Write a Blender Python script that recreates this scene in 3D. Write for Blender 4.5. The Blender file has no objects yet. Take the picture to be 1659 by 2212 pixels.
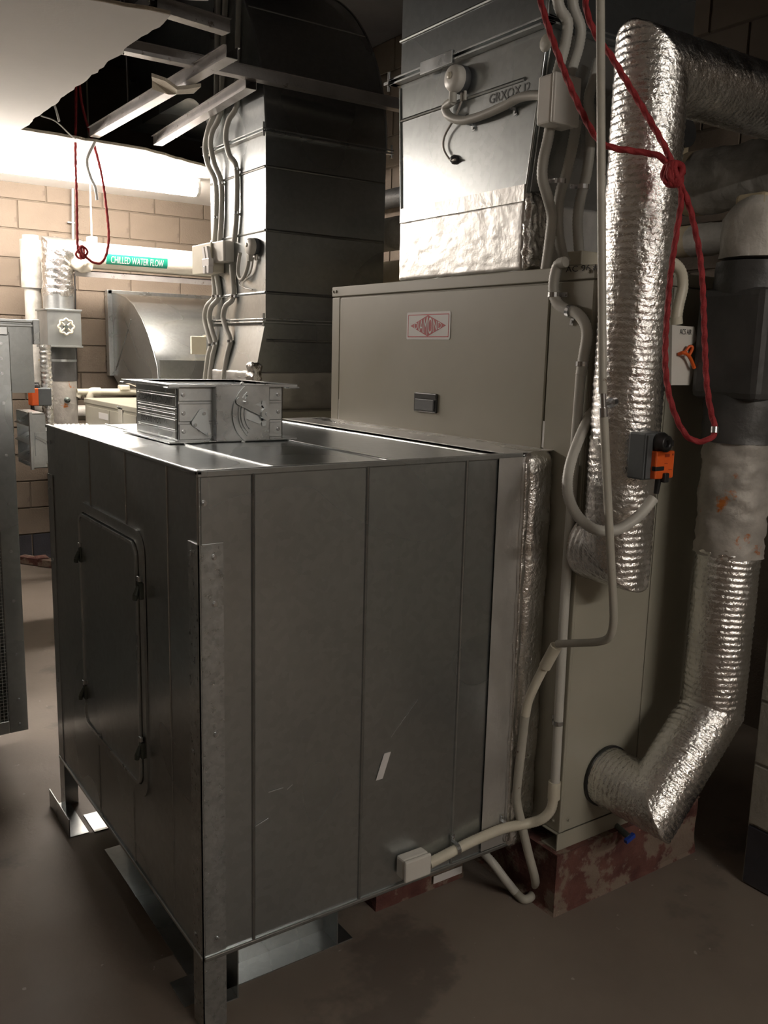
import bpy, bmesh, math, random
from mathutils import Vector, Matrix, noise
random.seed(7)
S = bpy.context.scene
COL = S.collection
V = Vector
PI = math.pi

# ------------------------------------------------------------------ camera
FL, YAW, PITCH, ROLL = 1917.69, math.radians(55.4), math.radians(10.14), math.radians(1.44)
CAM = V((-.7306, -1.7555, 1.6))
CF = V((math.cos(YAW)*math.cos(PITCH), math.sin(YAW)*math.cos(PITCH), -math.sin(PITCH)))
_r = V((math.sin(YAW), -math.cos(YAW), 0)); _u = _r.cross(CF)
CR = _r*math.cos(ROLL)+_u*math.sin(ROLL)
CU = -_r*math.sin(ROLL)+_u*math.cos(ROLL)
cd = bpy.data.cameras.new('camera'); co = bpy.data.objects.new('camera', cd); COL.objects.link(co)
cd.sensor_fit = 'VERTICAL'; cd.sensor_height = 24.0; cd.lens = FL/2212*24.0
cd.clip_start = .02; cd.clip_end = 60
M = Matrix((CR, CU, -CF)).transposed().to_4x4(); M.translation = CAM
co.matrix_world = M
S.camera = co

# ------------------------------------------------------------------ world / exposure
w = bpy.data.worlds.new('world'); S.world = w; w.use_nodes = True
w.node_tree.nodes['Background'].inputs[0].default_value = (.02, .02, .022, 1)
w.node_tree.nodes['Background'].inputs[1].default_value = .3
S.view_settings.view_transform = 'Standard'; S.view_settings.look = 'None'
S.view_settings.gamma = 1; S.view_settings.use_curve_mapping = False
S.view_settings.exposure = 0.2
TUBE_A = 88.0    # tubes by the back wall
TUBE_B = 165.0     # tubes on the camera side
TUBE_COL = (1.0, .90, .80)

def at(px, py, X=None, Y=None, Z=None, d=None):
    """photo pixel -> point on the plane X=, Y=, Z= or at depth d"""
    r = CF + CR*((px-829.5)/FL) - CU*((py-1106)/FL)
    if d is not None: return CAM + r*d
    i, v = (0, X) if X is not None else (1, Y) if Y is not None else (2, Z)
    return CAM + r*((v-CAM[i])/r[i])

# ------------------------------------------------------------------ materials
MATS = {}
def mat(name, c1, c2=None, rough=.5, metal=0., scale=6., bump=0., bscale=40., rvar=0., emit=None, detail=4, spec=.5,
        c3=None, t3=.62, s3=3., lo=.35, hi=.65, stretch=None, voro=0., vscale=70., alpha=None):
    m = bpy.data.materials.new(name); m.use_nodes = True
    nt = m.node_tree; N = nt.nodes; L = nt.links
    b = N['Principled BSDF']
    b.inputs['Roughness'].default_value = rough; b.inputs['Metallic'].default_value = metal
    b.inputs['Specular IOR Level'].default_value = spec
    tc = N.new('ShaderNodeTexCoord'); src = tc.outputs['Object']
    if stretch:
        mp = N.new('ShaderNodeMapping'); mp.inputs['Scale'].default_value = stretch
        L.new(src, mp.inputs[0]); src = mp.outputs[0]
    def ns(sc, det=detail, r=.55):
        n = N.new('ShaderNodeTexNoise'); n.inputs['Scale'].default_value = sc
        n.inputs['Detail'].default_value = det; n.inputs['Roughness'].default_value = r
        L.new(src, n.inputs['Vector']); return n
    col = None
    if c2 is not None:
        n = ns(scale); rp = N.new('ShaderNodeValToRGB')
        rp.color_ramp.elements[0].position = lo; rp.color_ramp.elements[1].position = hi
        rp.color_ramp.elements[0].color = (*c1, 1); rp.color_ramp.elements[1].color = (*c2, 1)
        L.new(n.outputs[0], rp.inputs[0]); col = rp.outputs[0]
        if voro:
            vo = N.new('ShaderNodeTexVoronoi'); vo.inputs['Scale'].default_value = vscale
            L.new(src, vo.inputs['Vector'])
            mx = N.new('ShaderNodeMix'); mx.data_type = 'RGBA'; mx.blend_type = 'OVERLAY'
            mx.inputs['Factor'].default_value = voro
            sp = N.new('ShaderNodeSeparateColor'); L.new(vo.outputs['Color'], sp.inputs[0])
            L.new(col, mx.inputs['A']); L.new(sp.outputs[0], mx.inputs['B']); col = mx.outputs['Result']
        if c3 is not None:
            n3 = ns(s3, 6, .65); r3 = N.new('ShaderNodeValToRGB')
            r3.color_ramp.elements[0].position = t3; r3.color_ramp.elements[1].position = t3+.05
            mx = N.new('ShaderNodeMix'); mx.data_type = 'RGBA'
            L.new(n3.outputs[0], r3.inputs[0]); L.new(r3.outputs[0], mx.inputs['Factor'])
            L.new(col, mx.inputs['A']); mx.inputs['B'].default_value = (*c3, 1); col = mx.outputs['Result']
        L.new(col, b.inputs['Base Color'])
    else:
        b.inputs['Base Color'].default_value = (*c1, 1)
    if rvar:
        n = ns(scale*1.7); mr = N.new('ShaderNodeMapRange')
        mr.inputs['From Min'].default_value = .3; mr.inputs['From Max'].default_value = .7
        mr.inputs['To Min'].default_value = max(.02, rough-rvar); mr.inputs['To Max'].default_value = min(1, rough+rvar)
        L.new(n.outputs[0], mr.inputs[0]); L.new(mr.outputs[0], b.inputs['Roughness'])
    if bump:
        n = ns(bscale, 5); bp = N.new('ShaderNodeBump'); bp.inputs['Strength'].default_value = bump
        bp.inputs['Distance'].default_value = .01
        L.new(n.outputs[0], bp.inputs['Height']); L.new(bp.outputs[0], b.inputs['Normal'])
    if emit:
        b.inputs['Emission Color'].default_value = (*emit[0], 1); b.inputs['Emission Strength'].default_value = emit[1]
    MATS[name] = m
    return m

GALV = mat('galvanised_steel', (.445, .47, .475), (.515, .54, .545), .28, .95, 1.2, .010, 30, .015, detail=1, voro=.05, vscale=60)
GALVL = mat('galvanised_bright', (.58, .605, .62), (.68, .705, .71), .30, .95, 5, .02, 40, .06, voro=.08)
GALVD = mat('galvanised_dull', (.30, .315, .32), (.42, .435, .43), .42, .9, 4, .05, 30, .08)
ALU = mat('aluminium_section', (.50, .53, .54), (.62, .65, .66), .42, .85, 6, .02, 60, .06)
FOIL = mat('foil_wrap', (.76, .75, .74), (.90, .89, .88), .24, 1., 9, .42, 75, .07)
FOILF = mat('foil_tape_flat', (.62, .61, .59), (.76, .75, .73), .38, .75, 5, .22, 26, .08, stretch=(1, 1, 1))
BEIGE = mat('beige_enamel', (.345, .330, .268), (.37, .352, .288), .42, 0, 3, .015, 200, .05)
PLAST = mat('grey_pvc', (.50, .49, .45), (.56, .55, .50), .45, 0, 8)
CREAM = mat('cream_pvc', (.62, .58, .47), (.70, .66, .55), .42, 0, 8)
OLDPIPE = mat('old_conduit_paint', (.40, .385, .33), (.47, .45, .39), .5, 0, 12, .1, 60, c3=(.13, .07, .04), t3=.66, s3=30)
WHITE = mat('white_box_plastic', (.68, .66, .61), (.74, .72, .67), .4, 0, 10)
BLACK = mat('black_plastic', (.012, .012, .013), (.02, .02, .02), .35, 0, 10)
GREYP = mat('actuator_grey', (.085, .095, .10), (.11, .12, .125), .45, 0, 10)
ORANGE = mat('actuator_orange', (.70, .10, .012), (.76, .125, .018), .42, 0, 10)
ORANGED = mat('actuator_print', (.30, .035, .008), None, .5)
RED = mat('red_rope', (.25, .014, .018), (.33, .026, .03), .75, 0, 40, .3, 300)
REDD = mat('sticker_red', (.42, .018, .028), None, .45)
STW = mat('sticker_white', (.72, .70, .69), None, .4)
GREEN = mat('sticker_green', (.005, .20, .13), None, .45)
INK = mat('marker_ink', (.02, .02, .025), None, .6)
INKG = mat('marker_ink_faded', (.16, .16, .16), None, .6)
BLUE = mat('blue_plastic', (.02, .06, .35), None, .4)
YEL = mat('yellow_tag', (.75, .62, .02), None, .5)
BLOCK = mat('painted_block', (.155, .122, .092), (.20, .158, .12), .75, 0, 1.6, .25, 90, c3=(.13, .103, .078), t3=.66, s3=4)
MORTAR = mat('painted_mortar', (.12, .095, .072), (.15, .12, .09), .85, 0, 5, .3, 120)
DADO = mat('dado_paint', (.030, .030, .038), (.05, .05, .06), .5, 0, 4, .2, 90)
BLOCKG = mat('pale_block', (.30, .285, .25), (.40, .38, .33), .8, 0, 3, .4, 70, c3=(.16, .15, .13), t3=.6, s3=5)
PLASTER = mat('ceiling_plaster', (.84, .82, .80), (.89, .87, .85), .85, 0, 1.5, .08, 60)
PLASTE = mat('plaster_core', (.55, .49, .40), (.68, .62, .52), .95, 0, 20, .5, 120)
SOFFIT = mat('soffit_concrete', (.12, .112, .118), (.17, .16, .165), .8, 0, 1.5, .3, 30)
CHANNEL = mat('channel_steel', (.36, .34, .33), (.47, .45, .44), .45, .7, 8, .1, 60, c3=(.20, .17, .14), t3=.62, s3=20)
CLOTH = mat('pipe_lagging', (.42, .40, .36), (.62, .60, .56), .6, .25, 14, .5, 30, c3=(.42, .34, .20), t3=.68, s3=5)
LAGY = mat('yellow_lagging', (.50, .42, .28), (.62, .53, .37), .7, .1, 8, .4, 25)
WRAPG = mat('grey_tape_wrap', (.055, .055, .055), (.085, .083, .082), .5, .2, 6, .35, 25)
RUSTY = mat('rusted_lagging', (.34, .32, .29), (.50, .47, .43), .6, .3, 8, .5, 25, c3=(.50, .16, .03), t3=.60, s3=9)
PIPEW = mat('chilled_lagging', (.66, .60, .50), (.80, .74, .64), .6, 0, 3, .3, 25)
TUBEM = mat('tube_warm', (1, 1, 1), None, .4, emit=(TUBE_COL, TUBE_A))
TUBEN = mat('tube_near', (1, 1, 1), None, .4, emit=((1., .93, .84), TUBE_B))
ENAM = mat('white_enamel', (.75, .74, .72), None, .4)
MESHW = mat('wire_galv', (.45, .46, .45), (.55, .56, .55), .4, .9, 20)
RUBBER = mat('grey_rubber', (.10, .105, .11), None, .55)
CLEAR = mat('clear_tube', (.62, .60, .56), None, .25)
STEEL = mat('zinc_steel', (.62, .64, .66), (.74, .76, .78), .26, 1., 30)
OLIVE = mat('brass_dark', (.10, .12, .11), (.16, .18, .16), .5, .6, 20)
def floor_mat():
    m = mat('floor_concrete', (.17, .14, .115), (.235, .195, .16), .58, 0, 1.1, .10, 50, .10, c3=(.145, .12, .10), t3=.60, s3=1.3)
    nt = m.node_tree; N = nt.nodes; L = nt.links; b = N['Principled BSDF']
    tc = [n for n in N if n.type == 'TEX_COORD'][0]
    n = N.new('ShaderNodeTexNoise'); n.inputs['Scale'].default_value = 26; n.inputs['Detail'].default_value = 2
    L.new(tc.outputs['Object'], n.inputs['Vector'])
    rp = N.new('ShaderNodeValToRGB'); rp.color_ramp.elements[0].position = .735; rp.color_ramp.elements[1].position = .75
    L.new(n.outputs[0], rp.inputs[0])
    mx = N.new('ShaderNodeMix'); mx.data_type = 'RGBA'
    old = b.inputs['Base Color'].links[0].from_socket
    L.new(rp.outputs[0], mx.inputs['Factor']); L.new(old, mx.inputs['A']); mx.inputs['B'].default_value = (.34, .30, .26, 1)
    L.new(mx.outputs['Result'], b.inputs['Base Color'])
    return m
FLOOR = floor_mat()
PLINTH = mat('plinth_red_paint', (.075, .024, .02), (.15, .062, .048), .85, 0, 9, .8, 40, c3=(.20, .15, .115), t3=.50, s3=8)
SCRATCH = mat('scratched_zinc', (.46, .485, .49), (.55, .575, .58), .32, .9, 30, .05, 90, .08, voro=.12, vscale=120)

# ------------------------------------------------------------------ mesh builder
class MB:
    def __init__(s): s.v = []; s.f = []; s.sm = []
    def add(s, vs, fs, smooth=False):
        o = len(s.v); s.v += [V(p) for p in vs]
        for f in fs: s.f.append(tuple(i+o for i in f)); s.sm.append(smooth)
        return s
    def box(s, a, b):
        x0, y0, z0 = [min(a[i], b[i]) for i in range(3)]; x1, y1, z1 = [max(a[i], b[i]) for i in range(3)]
        return s.add([(x0,y0,z0),(x1,y0,z0),(x1,y1,z0),(x0,y1,z0),(x0,y0,z1),(x1,y0,z1),(x1,y1,z1),(x0,y1,z1)],
              [(3,2,1,0),(4,5,6,7),(0,1,5,4),(1,2,6,5),(2,3,7,6),(3,0,4,7)])
    def bbox(s, a, b, r=.004):
        """box with chamfered edges"""
        bm = bmesh.new(); lo = V([min(a[i], b[i]) for i in range(3)]); hi = V([max(a[i], b[i]) for i in range(3)])
        bmesh.ops.create_cube(bm, size=1)
        for q in bm.verts: q.co = V([lo[i]+(q.co[i]+.5)*(hi[i]-lo[i]) for i in range(3)])
        bmesh.ops.bevel(bm, geom=bm.edges[:], offset=min(r, .45*min(hi-lo)), segments=2, profile=.5, affect='EDGES')
        return s.bm(bm)
    def bm(s, bm, smooth=False, M=None):
        bm.verts.index_update()
        s.add([(M @ q.co) if M else q.co.copy() for q in bm.verts], [tuple(q.index for q in f.verts) for f in bm.faces], smooth)
        bm.free(); return s
    def obox(s, c, ax, ay, az):
        """oriented box: centre and half axis vectors"""
        c, ax, ay, az = V(c), V(ax), V(ay), V(az)
        vs = [c+ax*i+ay*j+az*k for k in (-1, 1) for (i, j) in ((-1,-1),(1,-1),(1,1),(-1,1))]
        return s.add(vs, [(3,2,1,0),(4,5,6,7),(0,1,5,4),(1,2,6,5),(2,3,7,6),(3,0,4,7)])
    def cyl(s, p0, p1, r0, r1=None, n=16, smooth=True):
        p0, p1 = V(p0), V(p1); r1 = r0 if r1 is None else r1
        d = (p1-p0).normalized(); u = d.orthogonal().normalized(); v = d.cross(u)
        vs = []
        for p, r in ((p0, r0), (p1, r1)):
            vs += [p+(u*math.cos(2*PI*i/n)+v*math.sin(2*PI*i/n))*r for i in range(n)]
        s.add(vs, [(i, (i+1) % n, n+(i+1) % n, n+i) for i in range(n)], smooth)
        s.add(vs[:n], [tuple(reversed(range(n)))]); s.add(vs[n:], [tuple(range(n))])
        return s
    def lathe(s, p0, d, prof, n=20):
        p0, d = V(p0), V(d).normalized(); u = d.orthogonal().normalized(); v = d.cross(u); vs = []; fs = []
        for (r, h) in prof: vs += [p0+d*h+(u*math.cos(2*PI*i/n)+v*math.sin(2*PI*i/n))*r for i in range(n)]
        for k in range(len(prof)-1):
            for i in range(n): fs.append((k*n+i, k*n+(i+1) % n, (k+1)*n+(i+1) % n, (k+1)*n+i))
        s.add(vs, fs, True)
        s.add(vs[:n], [tuple(reversed(range(n)))]); s.add(vs[-n:], [tuple(range(n))])
        return s
    def prism(s, pts, vec):
        """polygon (3d points) extruded by vec"""
        bm = bmesh.new(); vec = V(vec)
        vs = [bm.verts.new(p) for p in pts]; f = bm.faces.new(vs)
        r = bmesh.ops.extrude_face_region(bm, geom=[f])
        for q in r['geom']:
            if isinstance(q, bmesh.types.BMVert): q.co += vec
        bmesh.ops.recalc_face_normals(bm, faces=bm.faces[:])
        return s.bm(bm)
    def tube(s, path, r, n=12, rib=0., pitch=.006, cap=True, lobes=0, twist=0., step=None):
        """swept tube on a dense path; ribs change the radius, lobes give a laid rope"""
        path = [V(p) for p in path]
        st = step or (pitch/2 if rib else None)
        if st: path = resample(path, st)
        rings = []; u = None; L = 0
        for i, p in enumerate(path):
            d = (path[min(i+1, len(path)-1)]-path[max(i-1, 0)])
            if d.length < 1e-9: d = V((0, 0, 1))
            d.normalize()
            if u is None: u = d.orthogonal().normalized()
            else:
                u = u-d*u.dot(d); u = u.normalized() if u.length > 1e-6 else d.orthogonal().normalized()
            v = d.cross(u)
            if i: L += (p-path[i-1]).length
            rr = r*(1+(rib if i % 2 else -rib)) if rib else r
            ring = []
            for k in range(n):
                a = 2*PI*k/n
                q = rr*(1+(.16*math.cos(lobes*(a)-twist*L) if lobes else 0))
                ring.append(p+(u*math.cos(a)+v*math.sin(a))*q)
            rings.append(ring)
        vs = [q for g in rings for q in g]; m = len(rings)
        s.add(vs, [(i*n+k, i*n+(k+1) % n, (i+1)*n+(k+1) % n, (i+1)*n+k) for i in range(m-1) for k in range(n)], True)
        if cap:
            s.add(rings[0], [tuple(reversed(range(n)))]); s.add(rings[-1], [tuple(range(n))])
        return s

def resample(path, step):
    out = [path[0]]; acc = 0.
    for a, b in zip(path, path[1:]):
        l = (b-a).length
        if l < 1e-9: continue
        t = step-acc
        while t <= l:
            out.append(a.lerp(b, t/l)); t += step
        acc = l-(t-step)
    if (out[-1]-path[-1]).length > 1e-4: out.append(path[-1])
    return out

def spline(pts, n=14):
    """Catmull-Rom through the points"""
    pts = [V(p) for p in pts]; out = []
    for i in range(len(pts)-1):
        p0 = pts[max(i-1, 0)]; p1 = pts[i]; p2 = pts[i+1]; p3 = pts[min(i+2, len(pts)-1)]
        if i == 0: p0 = p1*2-p2
        if i == len(pts)-2: p3 = p2*2-p1
        for k in range(n):
            t = k/n
            out.append(.5*((2*p1)+(p2-p0)*t+(2*p0-5*p1+4*p2-p3)*t*t+(3*p1-p0-3*p2+p3)*t**3))
    out.append(pts[-1]); return out

WL = {}
def link(name, me, m, parent):
    o = bpy.data.objects.new(name, me); COL.objects.link(o)
    if m is not None: me.materials.append(m)
    if parent is not None: o.parent = parent
    return o
def part(name, mb, m, parent, label=None, kind=None):
    off = WL[parent]
    me = bpy.data.meshes.new(name)
    me.from_pydata([p-off for p in mb.v], [], mb.f)
    me.polygons.foreach_set('use_smooth', mb.sm); me.update()
    o = link(name, me, m, parent); WL[o] = off
    if label: o['label'] = label
    if kind: o['kind'] = kind
    return o
def thing(name, label, cat, loc, group=None):
    o = bpy.data.objects.new(name, None); COL.objects.link(o); o.location = loc; o.empty_display_size = .05
    o['label'] = label; o['category'] = cat
    if group: o['group'] = group
    WL[o] = V(loc); return o
def single(name, mb, m, label, cat, group=None, kind=None):
    lo = V([min(p[i] for p in mb.v) for i in range(3)]); hi = V([max(p[i] for p in mb.v) for i in range(3)])
    c = V(((lo.x+hi.x)/2, (lo.y+hi.y)/2, lo.z))
    me = bpy.data.meshes.new(name); me.from_pydata([p-c for p in mb.v], [], mb.f)
    me.polygons.foreach_set('use_smooth', mb.sm); me.update()
    o = link(name, me, m, None); o.location = c; WL[o] = c
    if label: o['label'] = label; o['category'] = cat
    if group: o['group'] = group
    if kind: o['kind'] = kind
    return o
def struct(name, mb, m, label=None):
    o = single(name, mb, m, None, None, kind='structure')
    if label: o['label'] = label
    return o
def shared(name, me, loc, parent, m=None):
    """one more copy of a small shared mesh, placed at world loc under parent"""
    o = bpy.data.objects.new(name, me); COL.objects.link(o); o.parent = parent; o.location = V(loc)-WL[parent]
    WL[o] = WL[parent]; return o
def mesh_of(mb, m, name='piece'):
    me = bpy.data.meshes.new(name); me.from_pydata(mb.v, [], mb.f); me.polygons.foreach_set('use_smooth', mb.sm)
    me.materials.append(m); return me

def refine(mb, cuts):
    bm = bmesh.new(); vs = [bm.verts.new(p) for p in mb.v]
    for f in mb.f:
        try: bm.faces.new([vs[i] for i in f])
        except ValueError: pass
    bmesh.ops.triangulate(bm, faces=bm.faces[:])
    bmesh.ops.subdivide_edges(bm, edges=bm.edges[:], cuts=cuts, use_grid_fill=True)
    return MB().bm(bm)
def text_mb(body, origin, right, up, height, width=None, depth=.0008, warp=None, bold=0.):
    """flat lettering: font outline laid on a surface"""
    cu = bpy.data.curves.new('txt', 'FONT'); cu.body = body; cu.size = 1.; cu.offset = bold
    cu.resolution_u = 3
    ob = bpy.data.objects.new('txt', cu); COL.objects.link(ob)
    bpy.context.view_layer.update()
    me = bpy.data.meshes.new_from_object(ob.evaluated_get(bpy.context.evaluated_depsgraph_get()))
    vs = [v.co.copy() for v in me.vertices]; fs = [tuple(p.vertices) for p in me.polygons]
    bpy.data.objects.remove(ob); bpy.data.curves.remove(cu); bpy.data.meshes.remove(me)
    x0 = min(v.x for v in vs); x1 = max(v.x for v in vs); y0 = min(v.y for v in vs); y1 = max(v.y for v in vs)
    sy = height/(y1-y0); sx = (width/(x1-x0)) if width else sy
    right, up = V(right).normalized(), V(up).normalized(); nrm = right.cross(up)
    out = []
    for v in vs:
        a = (v.x-x0)*sx; b = (v.y-y0)*sy
        if warp: a, b = warp(a, b)
        out.append(V(origin)+right*a+up*b+nrm*depth)
    return MB().add(out, fs)

# ------------------------------------------------------------------ foil covered shapes
def foil_pipe(path, r, n=56, pitch=.019, rib=.0021, wr=.0010, step=.0040, seed=0, flat_ends=True):
    """insulated pipe in foil: mitred corners, spiral ridges, crumpled skin"""
    path = [V(p) for p in path]; mb = MB(); u = None; dp = None
    dirs = [(path[i+1]-path[i]).normalized() for i in range(len(path)-1)]
    rows = []; acc = 0
    for i, d in enumerate(dirs):
        if u is None: u = d.orthogonal().normalized()
        else:
            q = dp.rotation_difference(d); u = (q @ u).normalized()
        v = d.cross(u); dp = d; Ls = (path[i+1]-path[i]).length
        n0 = (dirs[i-1]+d).normalized() if i else d
        n1 = (d+dirs[i+1]).normalized() if i < len(dirs)-1 else d
        m = max(3, int(Ls/step))
        for k in range(m+1):
            if i and k == 0: continue
            row = []
            for j in range(n):
                a = 2*PI*j/n; rad = u*math.cos(a)+v*math.sin(a); base = rad*r
                t0 = -(base.dot(n0))/d.dot(n0); t1 = Ls-(base.dot(n1))/d.dot(n1)
                t = t0+(t1-t0)*k/m; s = acc+t
                ph = ((s+.0016*math.sin(2*a+s*9+seed))/pitch) % 1.
                dr = rib*(1-2*abs(ph-.35) if ph > .35 else -1+2*ph/.35*1.0)
                p = path[i]+base+d*t
                q = noise.noise(V((p.x*26+seed, p.y*26, p.z*48)))*wr + noise.noise(V((p.x*75, p.y*75+seed, p.z*95)))*wr*.55
                q -= abs(noise.noise(V((p.x*14, p.y*14, p.z*20+seed))))*wr*1.1
                row.append(p+rad*(dr+q))
            rows.append(row)
        acc += Ls
    vs = [q for g in rows for q in g]; m = len(rows)
    mb.add(vs, [(i*n+k, i*n+(k+1) % n, (i+1)*n+(k+1) % n, (i+1)*n+k) for i in range(m-1) for k in range(n)], True)
    mb.add(rows[0], [tuple(reversed(range(n)))]); mb.add(rows[-1], [tuple(range(n))])
    return mb
def crumple_box(a, b, cuts=20, bev=.02, amp=.004, fr=30., seed=0, sz=(1, 1, 1)):
    bm = bmesh.new(); lo = V([min(a[i], b[i]) for i in range(3)]); hi = V([max(a[i], b[i]) for i in range(3)])
    bmesh.ops.create_cube(bm, size=1)
    for q in bm.verts: q.co = V([lo[i]+(q.co[i]+.5)*(hi[i]-lo[i]) for i in range(3)])
    bmesh.ops.bevel(bm, geom=bm.edges[:], offset=bev, segments=4, profile=.5, affect='EDGES')
    long = [e for e in bm.edges if e.calc_length() > .05]
    bmesh.ops.subdivide_edges(bm, edges=long, cuts=cuts, use_grid_fill=True)
    bm.normal_update()
    ds = []
    for q in bm.verts:
        p = q.co
        w_ = noise.noise(V((p.x*fr*sz[0]+seed, p.y*fr*sz[1], p.z*fr*sz[2])))+.6*noise.noise(V((p.x*fr*2.3*sz[0], p.y*fr*2.3*sz[1]+seed, p.z*fr*2.3*sz[2])))
        ds.append(q.normal*w_*amp)
    for q, d in zip(bm.verts, ds): q.co += d
    return MB().bm(bm, True)
def sheet(o, ux, uy, w, h, nrm, th=.0012, nx=8, ny=14, wav=.0009, seed=0.):
    """sheet metal panel with slight oil-canning; o = corner, ux/uy unit axes"""
    o, ux, uy, nrm = V(o), V(ux), V(uy), V(nrm); vs = []; fs = []
    for j in range(ny+1):
        for i in range(nx+1):
            a, b = i/nx, j/ny
            p = o+ux*(w*a)+uy*(h*b)
            k = wav*noise.noise(V((p.x*2.3+seed, p.y*2.3, p.z*2.1)))*2*(4*a*(1-a))*(4*b*(1-b))**.5
            vs.append(p+nrm*(th+k))
    for j in range(ny):
        for i in range(nx): q = j*(nx+1)+i; fs.append((q, q+1, q+nx+2, q+nx+1))
    flip = ux.cross(uy).dot(nrm) < 0
    if flip: fs = [tuple(reversed(f)) for f in fs]
    mb = MB().add(vs, fs, True)
    c = [o, o+ux*w, o+ux*w+uy*h, o+uy*h]; t = [p+nrm*th for p in c]
    side = [(i, (i+1) % 4, 4+(i+1) % 4, 4+i) for i in range(4)]+[(3, 2, 1, 0)]
    if flip: side = [tuple(reversed(f)) for f in side]
    mb.add(c+t, side); return mb

# ------------------------------------------------------------------ small fittings (as parts)
def screw_mb(p, nrm, r=.0045):
    p, nrm = V(p), V(nrm).normalized()
    return MB().cyl(p, p+nrm*.0015, r*1.5, n=10).cyl(p+nrm*.0015, p+nrm*.005, r, n=6, smooth=False)
def clip_mb(c, axis, nrm, r=.011, side=1, w=.012):
    """saddle clip: strap over a conduit with a screwed tab"""
    c, axis, nrm = V(c), V(axis).normalized(), V(nrm).normalized(); t = axis.cross(nrm).normalized()*side
    mb = MB(); R = r+.0018; pr = None
    for i in range(9):
        a = PI*i/8; q = c+t*math.cos(a)*R+nrm*math.sin(a)*R
        if pr is not None:
            mid = (pr+q)/2; dirv = (q-pr)/2; n2 = dirv.cross(axis).normalized()
            mb.obox(mid, dirv*1.1, axis*(w/2), n2*.0009)
        pr = q
    base = c-nrm*r
    mb.obox(c+t*R-nrm*(r/2), nrm*(r/2), axis*(w/2), t*.0009)
    mb.obox(base+t*(R+.010)+nrm*.001, t*.010, axis*(w/2), nrm*.001)
    mb.cyl(base+t*(R+.011), base+t*(R+.011)+nrm*.005, .004, n=8)
    return mb
def rrect(o, ux, uy, w, h, r, n=5):
    o, ux, uy = V(o), V(ux), V(uy); pts = []
    for (cx, cy, a0) in ((w-r, r, -PI/2), (w-r, h-r, 0), (r, h-r, PI/2), (r, r, PI)):
        for k in range(n+1):
            a = a0+PI/2*k/n; pts.append(o+ux*(cx+r*math.cos(a))+uy*(cy+r*math.sin(a)))
    return pts
def ring_mb(outer, inner, vec):
    """frame between two loops of equal count, extruded by vec"""
    n = len(outer); vec = V(vec); vs = list(outer)+list(inner)+[p+vec for p in outer]+[p+vec for p in inner]; fs = []
    for i in range(n):
        j = (i+1) % n
        fs += [(2*n+i, 2*n+j, 3*n+j, 3*n+i), (i, n+i, n+j, j), (i, j, 2*n+j, 2*n+i), (n+i, 3*n+i, 3*n+j, n+j)]
    return MB().add(vs, fs)

# ================================================================== STRUCTURE
X, Y, Z = V((1, 0, 0)), V((0, 1, 0)), V((0, 0, 1))
ZC = 2.712
struct('floor', MB().box((-4.3, -5.1, -.12), (3.0, 5.3, 0)), FLOOR)
def block_wall(name, m_mortar, m_block, origin, ux, nrm, u0, u1, z0, z1, backing, dado=None, bw=.40, bh=.20, shift=0.):
    """backing wall plus every block laid in running bond as its own piece"""
    o = struct(name, MB().box(*backing), m_mortar)
    ux, nrm, origin = V(ux), V(nrm), V(origin)
    def blk(w_, m): 
        mb = MB(); g = .004; t = .009
        p = lambda a, b, c: ux*a+Z*b+nrm*c
        a0, a1, b0, b1, c = g, w_-g, g, bh-g, .003
        vs = [p(a0, b0, 0), p(a1, b0, 0), p(a1, b1, 0), p(a0, b1, 0), p(a0+c, b0+c, t), p(a1-c, b0+c, t), p(a1-c, b1-c, t), p(a0+c, b1-c, t)]
        fs = [(4, 5, 6, 7), (0, 1, 5, 4), (1, 2, 6, 5), (2, 3, 7, 6), (3, 0, 4, 7)]
        if ux.cross(Z).dot(nrm) < 0: fs = [tuple(reversed(f)) for f in fs]
        return mesh_of(mb.add(vs, fs), m, 'block')
    cache = {}
    row = 0; z = z0
    while z < z1-.05:
        u = u0-(bw/2 if row % 2 else 0)+shift
        m = dado if (dado is not None and z < dado_top[name]) else m_block
        while u < u1:
            a = max(u, u0); b = min(u+bw, u1); w_ = round(b-a, 3)
            if w_ > .03:
                k = (w_, m.name)
                if k not in cache: cache[k] = blk(w_, m)
                shared('block', cache[k], origin+ux*a+Z*z, o)
            u += bw
        z += bh; row += 1
    return o
dado_top = {'wall_back': .19, 'wall_near_right': .19}
block_wall('wall_back', MORTAR, BLOCK, (0, 5.11, 0), X, -Y, -.4, 2.6, 0., 2.70, ((-4.3, 5.11, 0), (3.0, 5.3, 3.7)), dado=DADO)
block_wall('wall_right', MORTAR, BLOCK, (2.76, 0, 0), -Y, -X, -3.7, -.1, 1.8, 3.6, ((2.76, -5.1, 0), (3.0, 5.3, 3.7)))
block_wall('wall_near_right', BLOCKG, BLOCKG, (1.66, 0, 0), -Y, -X, .318, 1.52, 0., 1.99, ((1.66, -2.2, 0), (2.76, -.318, 2.0)), dado=DADO, bh=.20)
struct('wall_left', MB().box((-4.3, -5.1, 0), (-4.1, 5.3, 3.7)), BLOCK)
struct('wall_front', MB().box((-4.3, -5.1, 0), (3.0, -4.9, 3.7)), BLOCK)
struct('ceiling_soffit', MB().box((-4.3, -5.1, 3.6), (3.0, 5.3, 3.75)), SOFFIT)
# soffit ribs over the opening
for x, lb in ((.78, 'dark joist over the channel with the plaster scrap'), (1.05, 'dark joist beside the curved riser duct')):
    single('soffit_joist', MB().box((x, 1.0, 3.42), (x+.07, 5.1, 3.6)), SOFFIT, lb, 'joist')

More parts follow.
